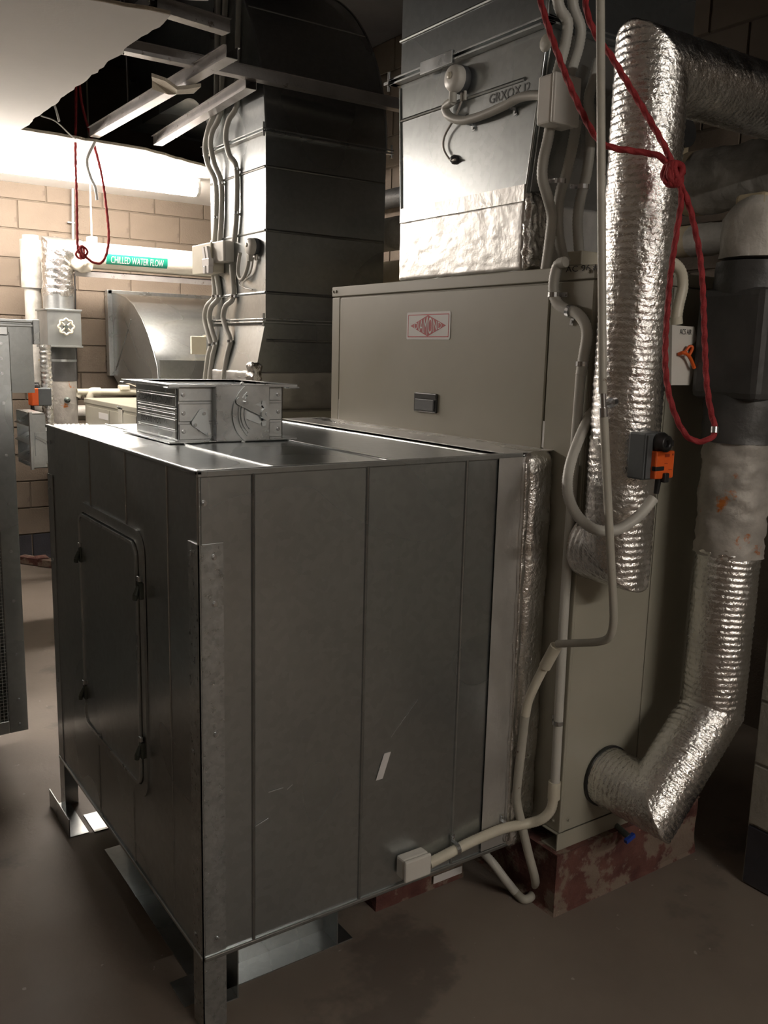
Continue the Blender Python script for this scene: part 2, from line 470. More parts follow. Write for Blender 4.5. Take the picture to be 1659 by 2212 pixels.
def jag(a, b, n, amp, seed):
    out = []; a, b = V(a), V(b); d = (b-a).normalized(); s = V((-d.y, d.x, 0))
    for k in range(1, n):
        t = k/n; out.append(a.lerp(b, t)+s*amp*(noise.noise(V((t*9+seed, seed, 0)))*1.4+random.uniform(-.35, .35)))
    return out
def board(name, poly, label):
    mb = MB().prism([V((p[0], p[1], ZC)) for p in poly], (0, 0, .014))
    o = struct(name, mb, PLASTER, label); o.data.materials.append(PLASTE)
    for f in o.data.polygons:
        if abs(f.normal.z) < .5: f.material_index = 1
    return o
A = at(45, 280, Z=ZC); B = at(368, 33, Z=ZC); A.z = B.z = 0
C1_ = V((1.15, 3.47, 0)); C2_ = V((1.60, 3.68, 0))
poly = [V((-4.1, 5.1, 0)), V((-4.1, 1.5, 0)), V((.12, 1.42, 0))] + jag((.12, 1.42, 0), B, 5, .012, 3.) + [B] \
    + jag(B, A, 46, .016, 1.) + [A] + jag(A, C1_, 14, .012, 5.) + [C1_] + jag(C1_, C2_, 10, .012, 8.) + [C2_, V((2.75, 3.74, 0)), V((2.75, 5.1, 0))]
board('ceiling', poly, 'torn white plasterboard ceiling with a ragged edge')
poly2 = [V((-4.1, -4.9, 0)), V((2.75, -4.9, 0)), V((2.75, -1.0, 0)), V((.62, -.95, 0)), V((.58, .6, 0)), V((.54, 1.17, 0))] \
    + jag((.54, 1.17, 0), (.40, 1.26, 0), 6, .01, 2.) + [V((.40, 1.26, 0)), V((-.3, 1.2, 0)), V((-4.1, 1.2, 0))]
board('ceiling_near', poly2, 'white plasterboard ceiling on the camera side of the opening')

# ------------------------------------------------------------------ furring channels
def channel(p0, p1, w=.05, h=.045, label='', up=0.):
    p0, p1 = V(p0), V(p1); d = (p1-p0).normalized(); s = d.cross(Z).normalized(); L = (p1-p0)/2; c = (p0+p1)/2
    mb = MB()
    mb.obox(c, L, s*(w/2), Z*.001)
    for k in (-1, 1):
        mb.obox(c+s*(k*w/2)+Z*(h/2), L, s*.001, Z*(h/2))
        mb.obox(c+s*(k*(w/2+.006))+Z*h, L, s*.006, Z*.001)
    single('furring_channel', mb, CHANNEL, label, 'ceiling channel', 'bare ceiling channels in the opening')
zc = ZC+.016
channel((.845, 3.42, zc), (.872, 1.70, zc), label='bare ceiling channel holding a scrap of broken plaster')
channel((1.19, 3.38, zc), (1.115, 2.03, zc), label='bare ceiling channel whose end meets the long cross channel')
channel((.44, 2.06, zc+.047), (1.95, 1.965, zc+.02), label='long cross channel running in front of the curved duct')
channel((.50, 1.55, zc+.047), (.80, 1.595, zc+.047), label='short channel sticking out beside the corner of the torn board')
channel((1.55, 3.55, zc+.02), (1.52, 3.1, zc+.02), w=.04, label='short ceiling channel beside the conduits by the lamp')
def wire(p0, p1, label):
    single('hanger_wire', MB().cyl(p0, p1, .003, n=8), CHANNEL, label, 'wire', 'ceiling hanger wires')
wire((.56, 2.06, zc+.04), (.54, 2.1, 3.6), 'thin hanger wire above the long cross channel')
wire((.75, 1.585, zc+.09), (.75, 1.6, 3.6), 'thin hanger wire above the short channel stub')
wire((.86, 2.9, zc+.04), (.86, 2.93, 3.6), 'thin hanger wire over the plaster scrap channel')
# broken plaster scrap on the channel
q = at(378, 186, Z=ZC+.005)
mb = MB(); cs = []
for k in range(11):
    a = 2*PI*k/11; rr = (.085+.045*noise.noise(V((k*1.7, 2, 0))))*(1.35 if abs(math.cos(a)) > .6 else .75)
    cs.append(V((q.x+math.cos(a)*rr*1.0, q.y+math.sin(a)*rr*.9, q.z-.006+.02*math.cos(a*2))))
mb.prism(cs, (0, 0, .014))
o = single('plaster_scrap', mb, PLASTE, 'broken piece of plasterboard hooked on a bare ceiling channel', 'plaster')
def shard(pts, th, label, nm='torn_paper_strip'):
    pts = [V(p) for p in pts]; mb = MB().tube(spline(pts, 5), th, n=5)
    single(nm, mb, PLASTER, label, 'paper strip')
shard([V((.86, 3.46, ZC+.002)), at(188, 345, Y=3.45), at(195, 380, Y=3.45), at(206, 405, Y=3.45), at(210, 432, Y=3.45)], .009, 'pale torn strip dangling in front of the lit tube')
shard([at(88, 250, Y=3.3), at(120, 262, Y=3.3), at(150, 290, Y=3.35), at(163, 300, Y=3.4)], .004, 'thin loose strip hanging under the torn ceiling edge')
shard([at(116, 222, Y=3.2), at(122, 240, Y=3.2), at(128, 262, Y=3.2)], .006, 'short torn strip poking from the ceiling edge')

# ------------------------------------------------------------------ fluorescent fittings
def luminaire(p0, p1, label, m, name='fluorescent_fitting'):
    """surface fitting under the ceiling with a glowing wrap-round diffuser"""
    p0, p1 = V(p0), V(p1); d = (p1-p0).normalized(); s_ = d.cross(Z)
    t = thing(name, label, 'light fitting', (p0+p1)/2-Z*.115)
    part('spine', MB().obox((p0+p1)/2-Z*.014, (p1-p0)/2, s_*.05, Z*.014), ENAM, t)
    pr = [(-.055, -.028), (-.060, -.060), (-.048, -.095), (-.020, -.112), (.020, -.112), (.048, -.095), (.060, -.060), (.055, -.028)]
    part('diffuser', MB().prism([p0+d*.02+s_*a+Z*b for a, b in pr], d*((p1-p0).length-.04)), m, t)
    for q in (p0, p1-d*.02): part('end_cap', MB().prism([q+s_*a*1.03+Z*b*1.02 for a, b in pr], d*.02), ENAM, t)
    return t
def batten(p0, p1, nrm, label, m):
    """bare tube batten: p0-p1 along its back, nrm pointing out"""
    p0, p1, nrm = V(p0), V(p1), V(nrm); d = (p1-p0).normalized(); s_ = d.cross(nrm)
    t = thing('fluorescent_batten_offscreen', label, 'light fitting', (p0+p1)/2)
    part('housing', MB().obox((p0+p1)/2+nrm*.027, (p1-p0)/2, s_*.035, nrm*.027), ENAM, t)
    for q in (p0+d*.012, p1-d*.012): part('tube_holder', MB().obox(q+nrm*.08, d*.010, s_*.018, nrm*.032), ENAM, t)
    part('tube', MB().cyl(p0+d*.024+nrm*.095, p1-d*.024+nrm*.095, .019, n=18), m, t)
    return t
luminaire((.22, 4.10, ZC), (1.73, 4.10, ZC), 'glaring fluorescent fitting along the ceiling strip by the block wall', TUBEM)
luminaire((-1.55, 4.10, ZC), (-.04, 4.10, ZC), 'fluorescent fitting continuing the lit row along the block wall', TUBEM, 'fluorescent_fitting_offscreen')
batten((.0, -4.0, ZC), (1.5, -4.0, ZC), -Z, 'fluorescent batten on the near plasterboard ceiling', TUBEN)

# ================================================================== PLENUM BOX
ZT, ZB, BD, BW = 1.340, .191, 1.251, .86
t = thing('plenum_box', 'large galvanised sheet metal plenum box with an access door on legs', 'plenum', (BW/2, BD/2, 0))
PLEN = t
part('inner_shell', MB().box((.004, .004, ZB+.004), (BW+.06, BD-.001, ZT-.004)), GALV, t)
xs = [0, .128, .430, .736, .90]
for i in range(4):
    part('side_panel', sheet((xs[i], 0.004, ZB), X, Z, xs[i+1]-xs[i], ZT-ZB, -Y, th=.004, seed=i*3., wav=.0022), GALV, t)
ys = [0, .181, .473, .786, BD]
for i in range(4):
    part('end_panel', sheet((.004, ys[i], ZB), Y, Z, ys[i+1]-ys[i], ZT-ZB, -X, th=.004, seed=20+i*3., wav=.0022), GALV, t)
tx = [0, .19, .51, .83, .96]
for i in range(4):
    part('top_panel', sheet((tx[i], 0, ZT-.004), X, Y, tx[i+1]-tx[i], BD, Z, th=.004, nx=6, ny=16, seed=40+i*3., wav=.0025), GALV, t)
part('back_panel', MB().box((0, BD-.003, ZB), (.92, BD, ZT-.002)), GALV, t)
def ridge(p0, p1, nrm, w=.009, h=.007):
    p0, p1, nrm = V(p0), V(p1), V(nrm); d = (p1-p0).normalized(); s = d.cross(nrm); pts = []
    for k in range(5):
        a = PI*k/4; pts.append(s*(math.cos(a)*w/2)+nrm*(math.sin(a)*h))
    mb = MB(); mb.add([p0+q for q in pts]+[p1+q for q in pts], [(i, i+1, 6+i, 5+i) for i in range(4)]+[(4, 3, 2, 1, 0), (5, 6, 7, 8, 9), (0, 5, 9, 4)], False)
    return mb
for xx in xs[1:4]: part('standing_seam', ridge((xx, 0, ZB+.005), (xx, 0, ZT-.006), -Y), GALV, t)
for yy in ys[1:4]: part('standing_seam', ridge((0, yy, ZB+.005), (0, yy, ZT-.006), -X, w=.007, h=.0025), GALV, t)
for xx in tx[1:4]: part('standing_seam', ridge((xx, .01, ZT), (xx, BD-.01, ZT), Z, h=.004), GALV, t)
# rolled corner seams
part('corner_seam', MB().tube([(.002, .002, ZB), (.002, .002, ZT)], .005, n=10), GALV, t)
part('edge_flange', MB().bbox((-.004, -.004, ZT-.010), (.93, .010, ZT+.006), .003), GALV, t)
part('edge_flange', MB().bbox((-.004, -.004, ZT-.005), (.009, BD+.004, ZT+.006), .003), GALV, t)
part('bottom_flange', MB().bbox((0, -.008, ZB-.004), (.95, .004, ZB+.008), .003), GALV, t)
part('bottom_flange', MB().bbox((-.006, 0, ZB-.004), (.006, BD, ZB+.006), .003), GALV, t)
# legs: sheet metal angles fixed outside the corners
def leg(cx, cy, sx, sy, ztop, m):
    w_, th = .056, .0025
    mb = MB(); ox = cx-sx*th; oy = cy-sy*th
    mb.box((ox, oy, 0), (cx+sx*w_, cy, ztop)); mb.box((ox, oy, 0), (cx, cy+sy*w_, ztop))
    return part('leg', mb, m, t)
leg(0, 0, 1, 1, 1.185, SCRATCH); leg(0, BD, 1, -1, 1.185, GALV)
leg(.80, BD, -1, -1, .5, GALV)
for (p, n_) in (((.034, -.003, 1.155), -Y), ((.034, -.003, .745), -Y), ((.034, -.003, .235), -Y), ((.013, -.001, 1.275), -Y), ((.034, -.003, 1.05), -Y),
                ((-.003, .038, 1.16), -X), ((-.003, .038, .70), -X), ((-.003, .038, .24), -X), ((-.003, 1.22, 1.14), -X), ((-.003, 1.22, .90), -X), ((-.003, 1.22, .48), -X),
                ((-.003, 1.22, 1.29), -X)):
    part('screw', screw_mb(p, n_), STEEL, t)
# access door in the end face
dy0, dy1, dz0, dz1 = .362, .886, .452, 1.128
o_ = V((-.0005, dy1, dz0))
outer = rrect(o_+Y*.022-Z*.022, -Y, Z, dy1-dy0+.044, dz1-dz0+.044, .06, 6)
inner = rrect(o_-Y*.006+Z*.006, -Y, Z, dy1-dy0-.012, dz1-dz0-.012, .045, 6)
part('door_frame', ring_mb(outer, inner, -X*.006), GALV, t)
dr = part('access_door', MB().prism(rrect(o_-Y*.010+Z*.010, -Y, Z, dy1-dy0-.02, dz1-dz0-.02, .04, 6), -X*.010), GALV, t)
part('door_lip', ring_mb(rrect(o_-Y*.010+Z*.010-X*.010, -Y, Z, dy1-dy0-.02, dz1-dz0-.02, .04, 6),
     rrect(o_-Y*.018+Z*.018-X*.010, -Y, Z, dy1-dy0-.036, dz1-dz0-.036, .034, 6), -X*.004), GALVL, dr)
def latch(px, py, s):
    p = at(px, py, X=-.012)
    a = part('latch', MB().bbox(p+V((-.004, -.010, -.020)), p+V((.008, .010, .024)), .003), OLIVE, t)
    part('cam_lever', MB().cyl(p+V((-.004, 0, .014)), p+V((-.012, s*.002, -.008)), .005, .007, n=10)
         .cyl(p+V((-.012, s*.002, -.008)), p+V((-.014, s*.002, -.020)), .0075, .006, n=10), OLIVE, a)
    part('keeper', MB().bbox(p+V((-.006, -.008, .026)), p+V((.002, .008, .040)), .002), STEEL, a)
latch(174, 1200, 1); latch(184, 1496, 1); latch(302, 1278, -1); latch(306, 1622, -1)
# base rails and foot plates on the floor
def angle(name, p0, p1, flange, hgt, m, par, fl_dir):
    p0, p1 = V(p0), V(p1); d = (p1-p0)/2; c = (p0+p1)/2; f_ = V(fl_dir)
    mb = MB().obox(c+Z*(hgt/2), d, f_*.0015, Z*(hgt/2)).obox(c+f_*(flange/2)+Z*.0015, d, f_*(flange/2), Z*.0015)
    return part(name, mb, m, par)
angle('base_rail', (.066, .175, 0), (.43, .175, 0), .075, ZB-.006, GALV, t, -Y)
angle('base_rail', (.115, .06, 0), (.115, .90, 0), .075, ZB-.006, GALV, t, -X)
angle('foot_plate', (-.034, 1.03, 0), (-.034, 1.28, 0), .062, .065, GALV, t, X)
part('foot_plate', MB().box((.044, 1.02, .001), (.17, 1.15, .004)), GALVL, t)
angle('foot_plate', (.43, .10, 0), (.43, .19, 0), .05, ZB-.006, GALV, t, X)
part('foot_plate', MB().box((-.01, .10, .001), (.06, .20, .004)), GALVL, t)
part('hanger_bracket', MB().box((.80, .05, ZB-.030), (.905, .053, ZB-.004)), GALVL, t)
for xx in (.18, .40): part('bolt', screw_mb((xx, .173, .10), -Y, .006), STEEL, t)
p = at(828, 1655, Y=-.0035)
part('white_tape_mark', MB().obox(p, V((.0105, 0, .0)), V((0, .0008, 0)), V((.012, 0, .034))), STW, t, 'small white strip of tape')
# scratches, dry white scuffs on the big side
for (x0, y0, x1, y1) in ((580, 1712, 612, 1702), (620, 1706, 632, 1695), (545, 1790, 580, 1768), (845, 1592, 902, 1512)):
    a, b = at(x0, y0, Y=-.0032), at(x1, y1, Y=-.0032)
    part('scratch', MB().obox((a+b)/2, (b-a)/2, V((0, .0004, 0)), V((0, 0, .0012))), GALVL, t)

# ------------------------------------------------------------------ flexible connector in foil
t = thing('flexible_duct_connector', 'crinkled foil wrapped connector between plenum box and beige unit', 'duct connector', (.98, .6, ZB))
part('foil_sleeve', crumple_box((.930, -.026, ZB-.012), (1.041, BD-.01, ZT+.010), cuts=44, bev=.034, amp=.0042, fr=16, seed=3, sz=(2.2, 1.5, .55)), FOIL, t)
part('tape_strip', MB().box((.842, -.0062, ZB+.01), (.938, -.0052, ZT-.006)), FOILF, t)
part('tape_strip', sheet((.86, -.004, ZT+.005), X, Y, .185, BD, Z, th=.003, nx=10, ny=30, wav=.004, seed=9.), FOILF, t)
part('flashing_strip', sheet((1.0435, .036, 1.350), Y, Z, 1.10, .075, -X, th=.0015, nx=30, ny=4, wav=.002, seed=2.), FOILF, t)
part('tape_edge', crumple_box((.926, -.020, ZB+.02), (.944, -.004, ZT-.02), cuts=40, bev=.005, amp=.004, fr=24, seed=11, sz=(1, 1, 1)), FOIL, t)

# ------------------------------------------------------------------ volume damper on top
t = thing('volume_damper', 'square galvanised volume damper with lever and quadrant on plenum box top', 'damper', (.34, .74, ZT))
z0, z1 = ZT+.004, ZT+.164
bx0, bx1, by0, by1 = .182, .505, .575, .905
def flange(zz, zt):
    fx0, fx1, fy0, fy1 = .148, .540, .548, .938
    for (a, b) in (((fx0, fy0), (fx1, by0+.002)), ((fx0, by1-.002), (fx1, fy1)), ((fx0, by0), (bx0+.002, by1)), ((bx1-.002, by0), (fx1, by1))):
        part('flange', MB().bbox((a[0], a[1], zz), (b[0], b[1], zt), .001), GALVL, t)
flange(z0, z0+.004); flange(z1-.008, z1)
nx_ = part('side_wall', MB().box((bx0, by0, z0), (bx0+.002, by1, z1)), GALVL, t)
for (za, zb_) in ((.008, .030), (.033, .062), (.066, .078), (.081, .092), (.096, .126), (.130, .152)):
    part('pressed_rib', MB().bbox((bx0-.004, by0+.006, z0+za), (bx0+.001, by1-.02, z0+zb_), .002), GALVL, nx_)
part('side_wall', MB().box((bx1-.002, by0, z0), (bx1, by1, z1)), GALVL, t)
part('side_wall', MB().box((bx0, by1-.002, z0), (bx1, by1, z1)), GALVL, t)
fw = part('side_wall', MB().box((bx0, by0, z0), (bx1, by0+.002, z1)), GALVL, t)
for (za, zb_) in ((.006, .050), (.056, .106), (.112, .152)):
    part('pressed_rib', MB().bbox((bx0+.003, by0-.003, z0+za), (bx1-.003, by0+.001, z0+zb_), .002), GALVL, fw)
for zz in (.03, .08, .13):
    for xx in (bx0+.016, bx1-.016): part('rivet', screw_mb((xx, by0-.003, z0+zz), -Y, .0045), STEEL, t)
for k in range(2):
    yy = by0+.09+k*.16
    part('blade', MB().obox(((bx0+bx1)/2, yy, z0+.085), X*.155, V((0, .07, .02)), V((0, -.0006, .002))), GALVL, t)
for (cx_, cy_) in ((.148, .548), (.54, .548), (.148, .938)):
    part('flange_corner', MB().bbox((cx_-.004 if cx_ < .3 else cx_-.03, cy_-.004 if cy_ < .7 else cy_-.03, z1-.012), (cx_+.03 if cx_ < .3 else cx_+.006, cy_+.03 if cy_ < .7 else cy_+.004, z1-.007), .002), GALVL, t)
# control plate, quadrant, handle
yp = by0-.028
P_ = lambda px, py, dy=0.: at(px, py, Y=yp+dy)
pa, pb = P_(467, 956), P_(583, 836)
plate = part('control_plate', MB().bbox((pa.x, yp, z0+.002), (pb.x, yp+.002, z1-.004), .001), GALVL, t)
part('plate_return', MB().box((pa.x, yp, z0+.002), (pa.x+.002, by0, z1-.006)).box((pb.x-.002, yp, z0+.002), (pb.x, by0, z1-.006)), GALVL, plate)
hub = P_(569, 893)
def sector(r0, r1, a0, a1, y0, y1, n=22):
    o1 = [hub+V((math.cos(a0+(a1-a0)*k/n)*r1, y0, math.sin(a0+(a1-a0)*k/n)*r1)) for k in range(n+1)]
    i1 = [hub+V((math.cos(a1+(a0-a1)*k/n)*r0, y0, math.sin(a1+(a0-a1)*k/n)*r0)) for k in range(n+1)]
    return MB().prism(o1+i1, (0, y1-y0, 0))
sc = .0985
A1, A2 = math.radians(128), math.radians(232)
qm = sector(.058, .063, A1, A2, -.007, -.001)
for (r0_, r1_, a0_, a1_) in ((.066, .073, A1, A2), (.079, sc, A1, A2), (.063, .066, A1, math.radians(150)), (.063, .066, math.radians(222), A2), (.073, .079, A1, math.radians(136)), (.073, .079, math.radians(226), A2)):
    q_ = sector(r0_, r1_, a0_, a1_, -.007, -.001); qm.add(q_.v, q_.f)
qd = part('quadrant', qm, GALVL, plate)
part('quadrant_rim', sector(.080, .083, math.radians(132), math.radians(228), -.012, -.006), GALVL, plate)
part('quadrant_web', MB().prism([hub+V((-.012, -.004, .030)), hub+V((-.060, -.004, .022)), hub+V((-.062, -.004, -.012)), hub+V((-.014, -.004, -.030)), hub+V((.010, -.004, -.006)), hub+V((.010, -.004, .006))], (0, .002, 0)), ALU, plate)
h1 = P_(514, 866)
hd = (h1-hub); hl = hd.length; hd.normalize(); hs = V((hd.z, 0, -hd.x))
hn = part('handle', MB().obox((hub+h1)/2+V((0, -.013, 0)), hd*(hl/2), hs*.0115, V((0, .0018, 0))).cyl(h1+V((0, -.015, 0)), h1+V((0, -.011, 0)), .0115, n=18), GALVL, t)
part('wing_nut', MB().cyl(P_(524, 869)+V((0, -.028, 0)), P_(524, 869)+V((0, -.014, 0)), .005, n=8), STEEL, hn)
part('hub_boss', MB().cyl(hub+V((0, -.024, 0)), hub+V((0, .0, 0)), .017, n=24).cyl(hub+V((0, -.028, 0)), hub+V((0, -.024, 0)), .006, n=10), GALVL, t)
for s_ in (1, -1):
    part('bearing_lug', MB().prism([hub+V((-.010, -.004, s_*.012)), hub+V((.010, -.004, s_*.012)), hub+V((.005, -.004, s_*.036)), hub+V((-.005, -.004, s_*.036))], (0, .002, 0)), ALU, t)
# crank plate beside it
tri = [P_(438, 882, .022), P_(446, 886, .022), P_(455, 940, .022), P_(450, 943, .022), P_(414, 919, .022), P_(413, 912, .022), P_(430, 886, .022)]
cp = part('crank_plate', MB().prism(tri, (0, -.004, 0)), ALU, t)
for (px, py) in ((440, 893), (421, 918), (450, 937)):
    q = P_(px, py, .018); part('pin', MB().cyl(q, q+V((0, -.006, 0)), .0045, n=10), STEEL, cp)
for (px, py) in ((523, 829), (525, 955)): 
    q = P_(px, py, -.001); part('rivet', screw_mb(q, -Y, .004), GALVL, t)
# marker writing on the ribbed wall, facing the end
fx = bx0-.0042
part('marker_writing', text_mb('ADDAMM AIRCON UNIT', (fx, by1-.03, z0+.104), -Y, Z, .017, .275, .0006), INK, t, 'black marker handwriting')
part('marker_writing', text_mb('300X300 MOT', (fx, by1-.05, z0+.042), -Y, Z, .016, .165, .0006), INK, t, 'black marker handwriting')

# ================================================================== BEIGE UNIT AND PLINTH
UX, UY0, UY1, UZ0, UZ1, UXB = 1.044, -.115, 1.192, .250, 1.839, 1.70
def rough_block(a, b, cuts, amp, fr, seed):
    bm = bmesh.new(); lo, hi = V(a), V(b); bmesh.ops.create_cube(bm, size=1)
    for q in bm.verts: q.co = V([lo[i]+(q.co[i]+.5)*(hi[i]-lo[i]) for i in range(3)])
    bmesh.ops.subdivide_edges(bm, edges=bm.edges[:], cuts=cuts, use_grid_fill=True); bm.normal_update()
    for q in bm.verts:
        if q.co.z > lo.z+.002 and q.co.z < hi.z-.0005: q.co += q.normal*(noise.noise(q.co*fr+V((seed, 0, 0)))*amp-amp*.6)
    return MB().bm(bm)
single('concrete_plinth', rough_block((1.02, -.134, 0), (1.675, 1.22, .197), 22, .012, 14, 4.), PLINTH,
       'low concrete plinth with flaking red paint under the beige unit', 'plinth')
t = thing('air_handling_unit', 'tall beige enamelled air handling unit with red diamond badge', 'air handler', ((UX+UXB)/2, (UY0+UY1)/2, .198))
part('casing', MB().box((UX+.006, UY0+.006, UZ0), (UXB, UY1-.006, UZ1-.004)), BEIGE, t)
part('front_panel', MB().bbox((UX-.004, .044, .27), (UX+.006, 1.132, 1.797), .003), BEIGE, t)
part('corner_post', MB().bbox((UX-.002, UY0, UZ0), (UX+.02, .039, 1.800), .003), BEIGE, t)
part('corner_post', MB().bbox((UX-.002, 1.138, UZ0), (UX+.02, UY1, 1.800), .003), BEIGE, t)
part('top_rail', MB().bbox((UX-.003, UY0-.001, 1.803), (UX+.03, UY1+.001, UZ1), .003), BEIGE, t)
part('top_rail', MB().bbox((UX+.01, UY0-.002, 1.803), (UXB, UY0+.02, UZ1), .003), BEIGE, t)
part('side_panel', MB().bbox((UX+.004, UY0-.001, UZ0+.003), (1.357, UY0+.012, 1.800), .002), BEIGE, t)
part('side_panel', MB().bbox((1.361, UY0-.001, UZ0+.003), (UXB, UY0+.012, 1.800), .002), BEIGE, t)
# open ended base channel
br = part('base_channel', MB().box((UX-.01, UY0-.002, .198), (UXB, UY0+.002, UZ0)).box((UX-.01, UY0, .198), (UXB, UY0+.06, .201)).box((UX-.01, UY0, UZ0-.003), (UXB, UY0+.06, UZ0)), BEIGE, t)
part('base_channel', MB().box((UX+.10, UY0+.06, .198), (UXB, UY1, UZ0)), BEIGE, t)
for (p, n_) in (((UX-.003, UY1-.010, 1.822), -X), ((UX-.003, UY1-.030, 1.822), -X), ((UX-.003, UY0+.02, 1.822), -X), ((1.075, UY0-.001, .285), -Y), ((UX-.003, -.09, .28), -X)):
    part('screw', screw_mb(p, n_, .004), BEIGE, t)
a, b = at(897, 888, X=UX-.004), at(946, 851, X=UX-.004)
hb = part('recessed_latch', MB().bbox((UX-.012, b.y, a.z), (UX-.003, a.y, b.z), .003), BLACK, t, 'black recessed plastic latch')
part('latch_paddle', MB().bbox((UX-.016, b.y+.008, a.z+.006), (UX-.010, a.y-.012, b.z-.020), .002), RUBBER, hb)
# badge
ba, bb = at(878, 734, X=UX-.005), at(974, 672, X=UX-.005)
yl, yr = ba.y, bb.y; zb0 = at(926, 733.5, X=UX-.005).z; zb1 = at(926, 673.5, X=UX-.005).z
bx = UX-.0046
bd = part('badge', MB().prism(rrect((bx, yl, zb0), -Y, Z, yl-yr, zb1-zb0, .006, 4), -X*.0008), STW, t, 'white rectangular badge with red border and diamond')
W_, H_ = yl-yr, zb1-zb0
def rect_ring(m0, th):
    return ring_mb(rrect((bx-.0008, yl-m0, zb0+m0), -Y, Z, W_-2*m0, H_-2*m0, .001, 1), rrect((bx-.0008, yl-m0-th, zb0+m0+th), -Y, Z, W_-2*m0-2*th, H_-2*m0-2*th, .001, 1), -X*.0003)
part('badge_border', rect_ring(.0075, .0026), REDD, bd)
cy, cz_ = (yl+yr)/2, (zb0+zb1)/2; dw, dh = W_*.405, H_*.385
part('badge_diamond', MB().prism([V((bx-.0008, cy+dw, cz_)), V((bx-.0008, cy, cz_-dh)), V((bx-.0008, cy-dw, cz_)), V((bx-.0008, cy, cz_+dh))], -X*.0004), REDD, bd)
TW = 2*dw*.78
def dwarp(a_, b_):
    u_ = abs(a_-TW/2)/dw; k = dh*(1-u_)*.90
    return a_, k*(b_*2-1)
part('badge_lettering', text_mb('DIAMOND', (bx-.0010, cy+TW/2, cz_), -Y, Z, 1., TW, .0006, dwarp, bold=0.), STW, bd)
q = at(1222, 590, X=UX-.0032)
part('marker_writing', text_mb('AC 96 #', q, -Y, Z, .017, .115, .0006), INK, t, 'black marker writing')

# ------------------------------------------------------------------ duct 2 over the unit
t = thing('supply_duct', 'galvanised supply duct rising from the beige unit with foil band', 'duct', (1.3, .47, UZ1))
D2X = 1.062
def hexa(b0, b1):
    """b = (x0,x1,y0,y1,z)"""
    vs = []
    for (x0, x1, y0, y1, z) in (b0, b1): vs += [(x0, y0, z), (x1, y0, z), (x1, y1, z), (x0, y1, z)]
    return MB().add(vs, [(3,2,1,0),(4,5,6,7),(0,1,5,4),(1,2,6,5),(2,3,7,6),(3,0,4,7)])
bot = (D2X, 1.62, .188, .772, UZ1+.001); mid = (D2X, 1.62, .180, .780, 2.05); top = (D2X, 1.66, .125, .808, 2.478)
part('lower_collar', hexa(bot, mid), GALV, t)
part('taper', hexa(mid, top), GALV, t)
part('riser', hexa((D2X, 1.66, .125, .808, 2.478), (D2X, 1.66, .125, .808, 3.598)), GALV, t)
part('foil_band', crumple_box((D2X-.008, .176, UZ1+.002), (1.63, .784, 2.035), cuts=40, bev=.010, amp=.0013, fr=26, seed=5, sz=(1, 1, 1)), FOILF, t)
part('foil_corner', crumple_box((D2X-.004, .160, UZ1+.003), (D2X+.075, .196, 2.06), cuts=30, bev=.013, amp=.008, fr=30, seed=15, sz=(1, 1, .8)), FOIL, t)
part('foil_tape', MB().box((D2X-.009, .180, 2.030), (D2X-.0005, .780, 2.075)), FOILF, t)
for (za, h_) in ((2.47, .006), (2.484, .006)):
    part('flange_bar', MB().bbox((D2X-.028, .098, za), (D2X, .835, za+h_), .001).bbox((D2X-.028, .098, za), (1.69, .126, za+h_), .001).bbox((D2X-.028, .807, za), (1.69, .835, za+h_), .001), GALVL, t)
part('cleat', MB().bbox((D2X-.032, .50, 2.462), (D2X-.020, .66, 2.500), .002), GALVL, t)
part('corner_bolt', MB().cyl((D2X-.02, .848, 2.455), (D2X-.02, .848, 2.515), .005, n=8).bbox((D2X-.032, .836, 2.474), (D2X-.008, .862, 2.484), .001), STEEL, t)
part('corner_bolt', MB().cyl((D2X-.02, .112, 2.455), (D2X-.02, .112, 2.525), .005, n=8), STEEL, t)
part('sealant', MB().lathe((D2X-.003, .128, 2.43), (-1, 0, 0), [(.024, 0), (.022, .004), (.012, .007), (.001, .008)], 12), OLDPIPE, t)
def bead(px0, py0, px1, py1, xx, m=GALVL):
    a, b = at(px0, py0, X=xx), at(px1, py1, X=xx); z_ = (a.z+b.z)/2; a.z = b.z = z_
    return ridge(a, b, -X, w=.012, h=.006)
part('stiffening_bead', bead(866, 254, 1134, 180, D2X), GALV, t)
part('stiffening_bead', bead(866, 84, 1070, 2, D2X), GALV, t)
part('corner_seam', MB().tube([(D2X-.002, .181, 2.05), (D2X-.002, .126, 2.46)], .004, n=8).tube([(D2X+.012, .178, 2.05), (D2X+.012, .123, 2.46)], .003, n=8), GALV, t)
part('corner_seam', MB().tube([(D2X-.002, .781, 2.05), (D2X-.002, .808, 2.46)], .004, n=8), GALV, t)
q = at(983, 345, X=D2X-.002)
part('test_plug', MB().lathe(q, -X, [(.014, 0), (.014, .006), (.009, .008), (.009, .014), (.002, .016)], 14), RUBBER, t)
q = at(1056, 232, X=D2X-.001)
part('marker_writing', text_mb('GRXOX J2', q, -Y, Z, .034, .17, .0006), INKG, t, 'faint marker writing')

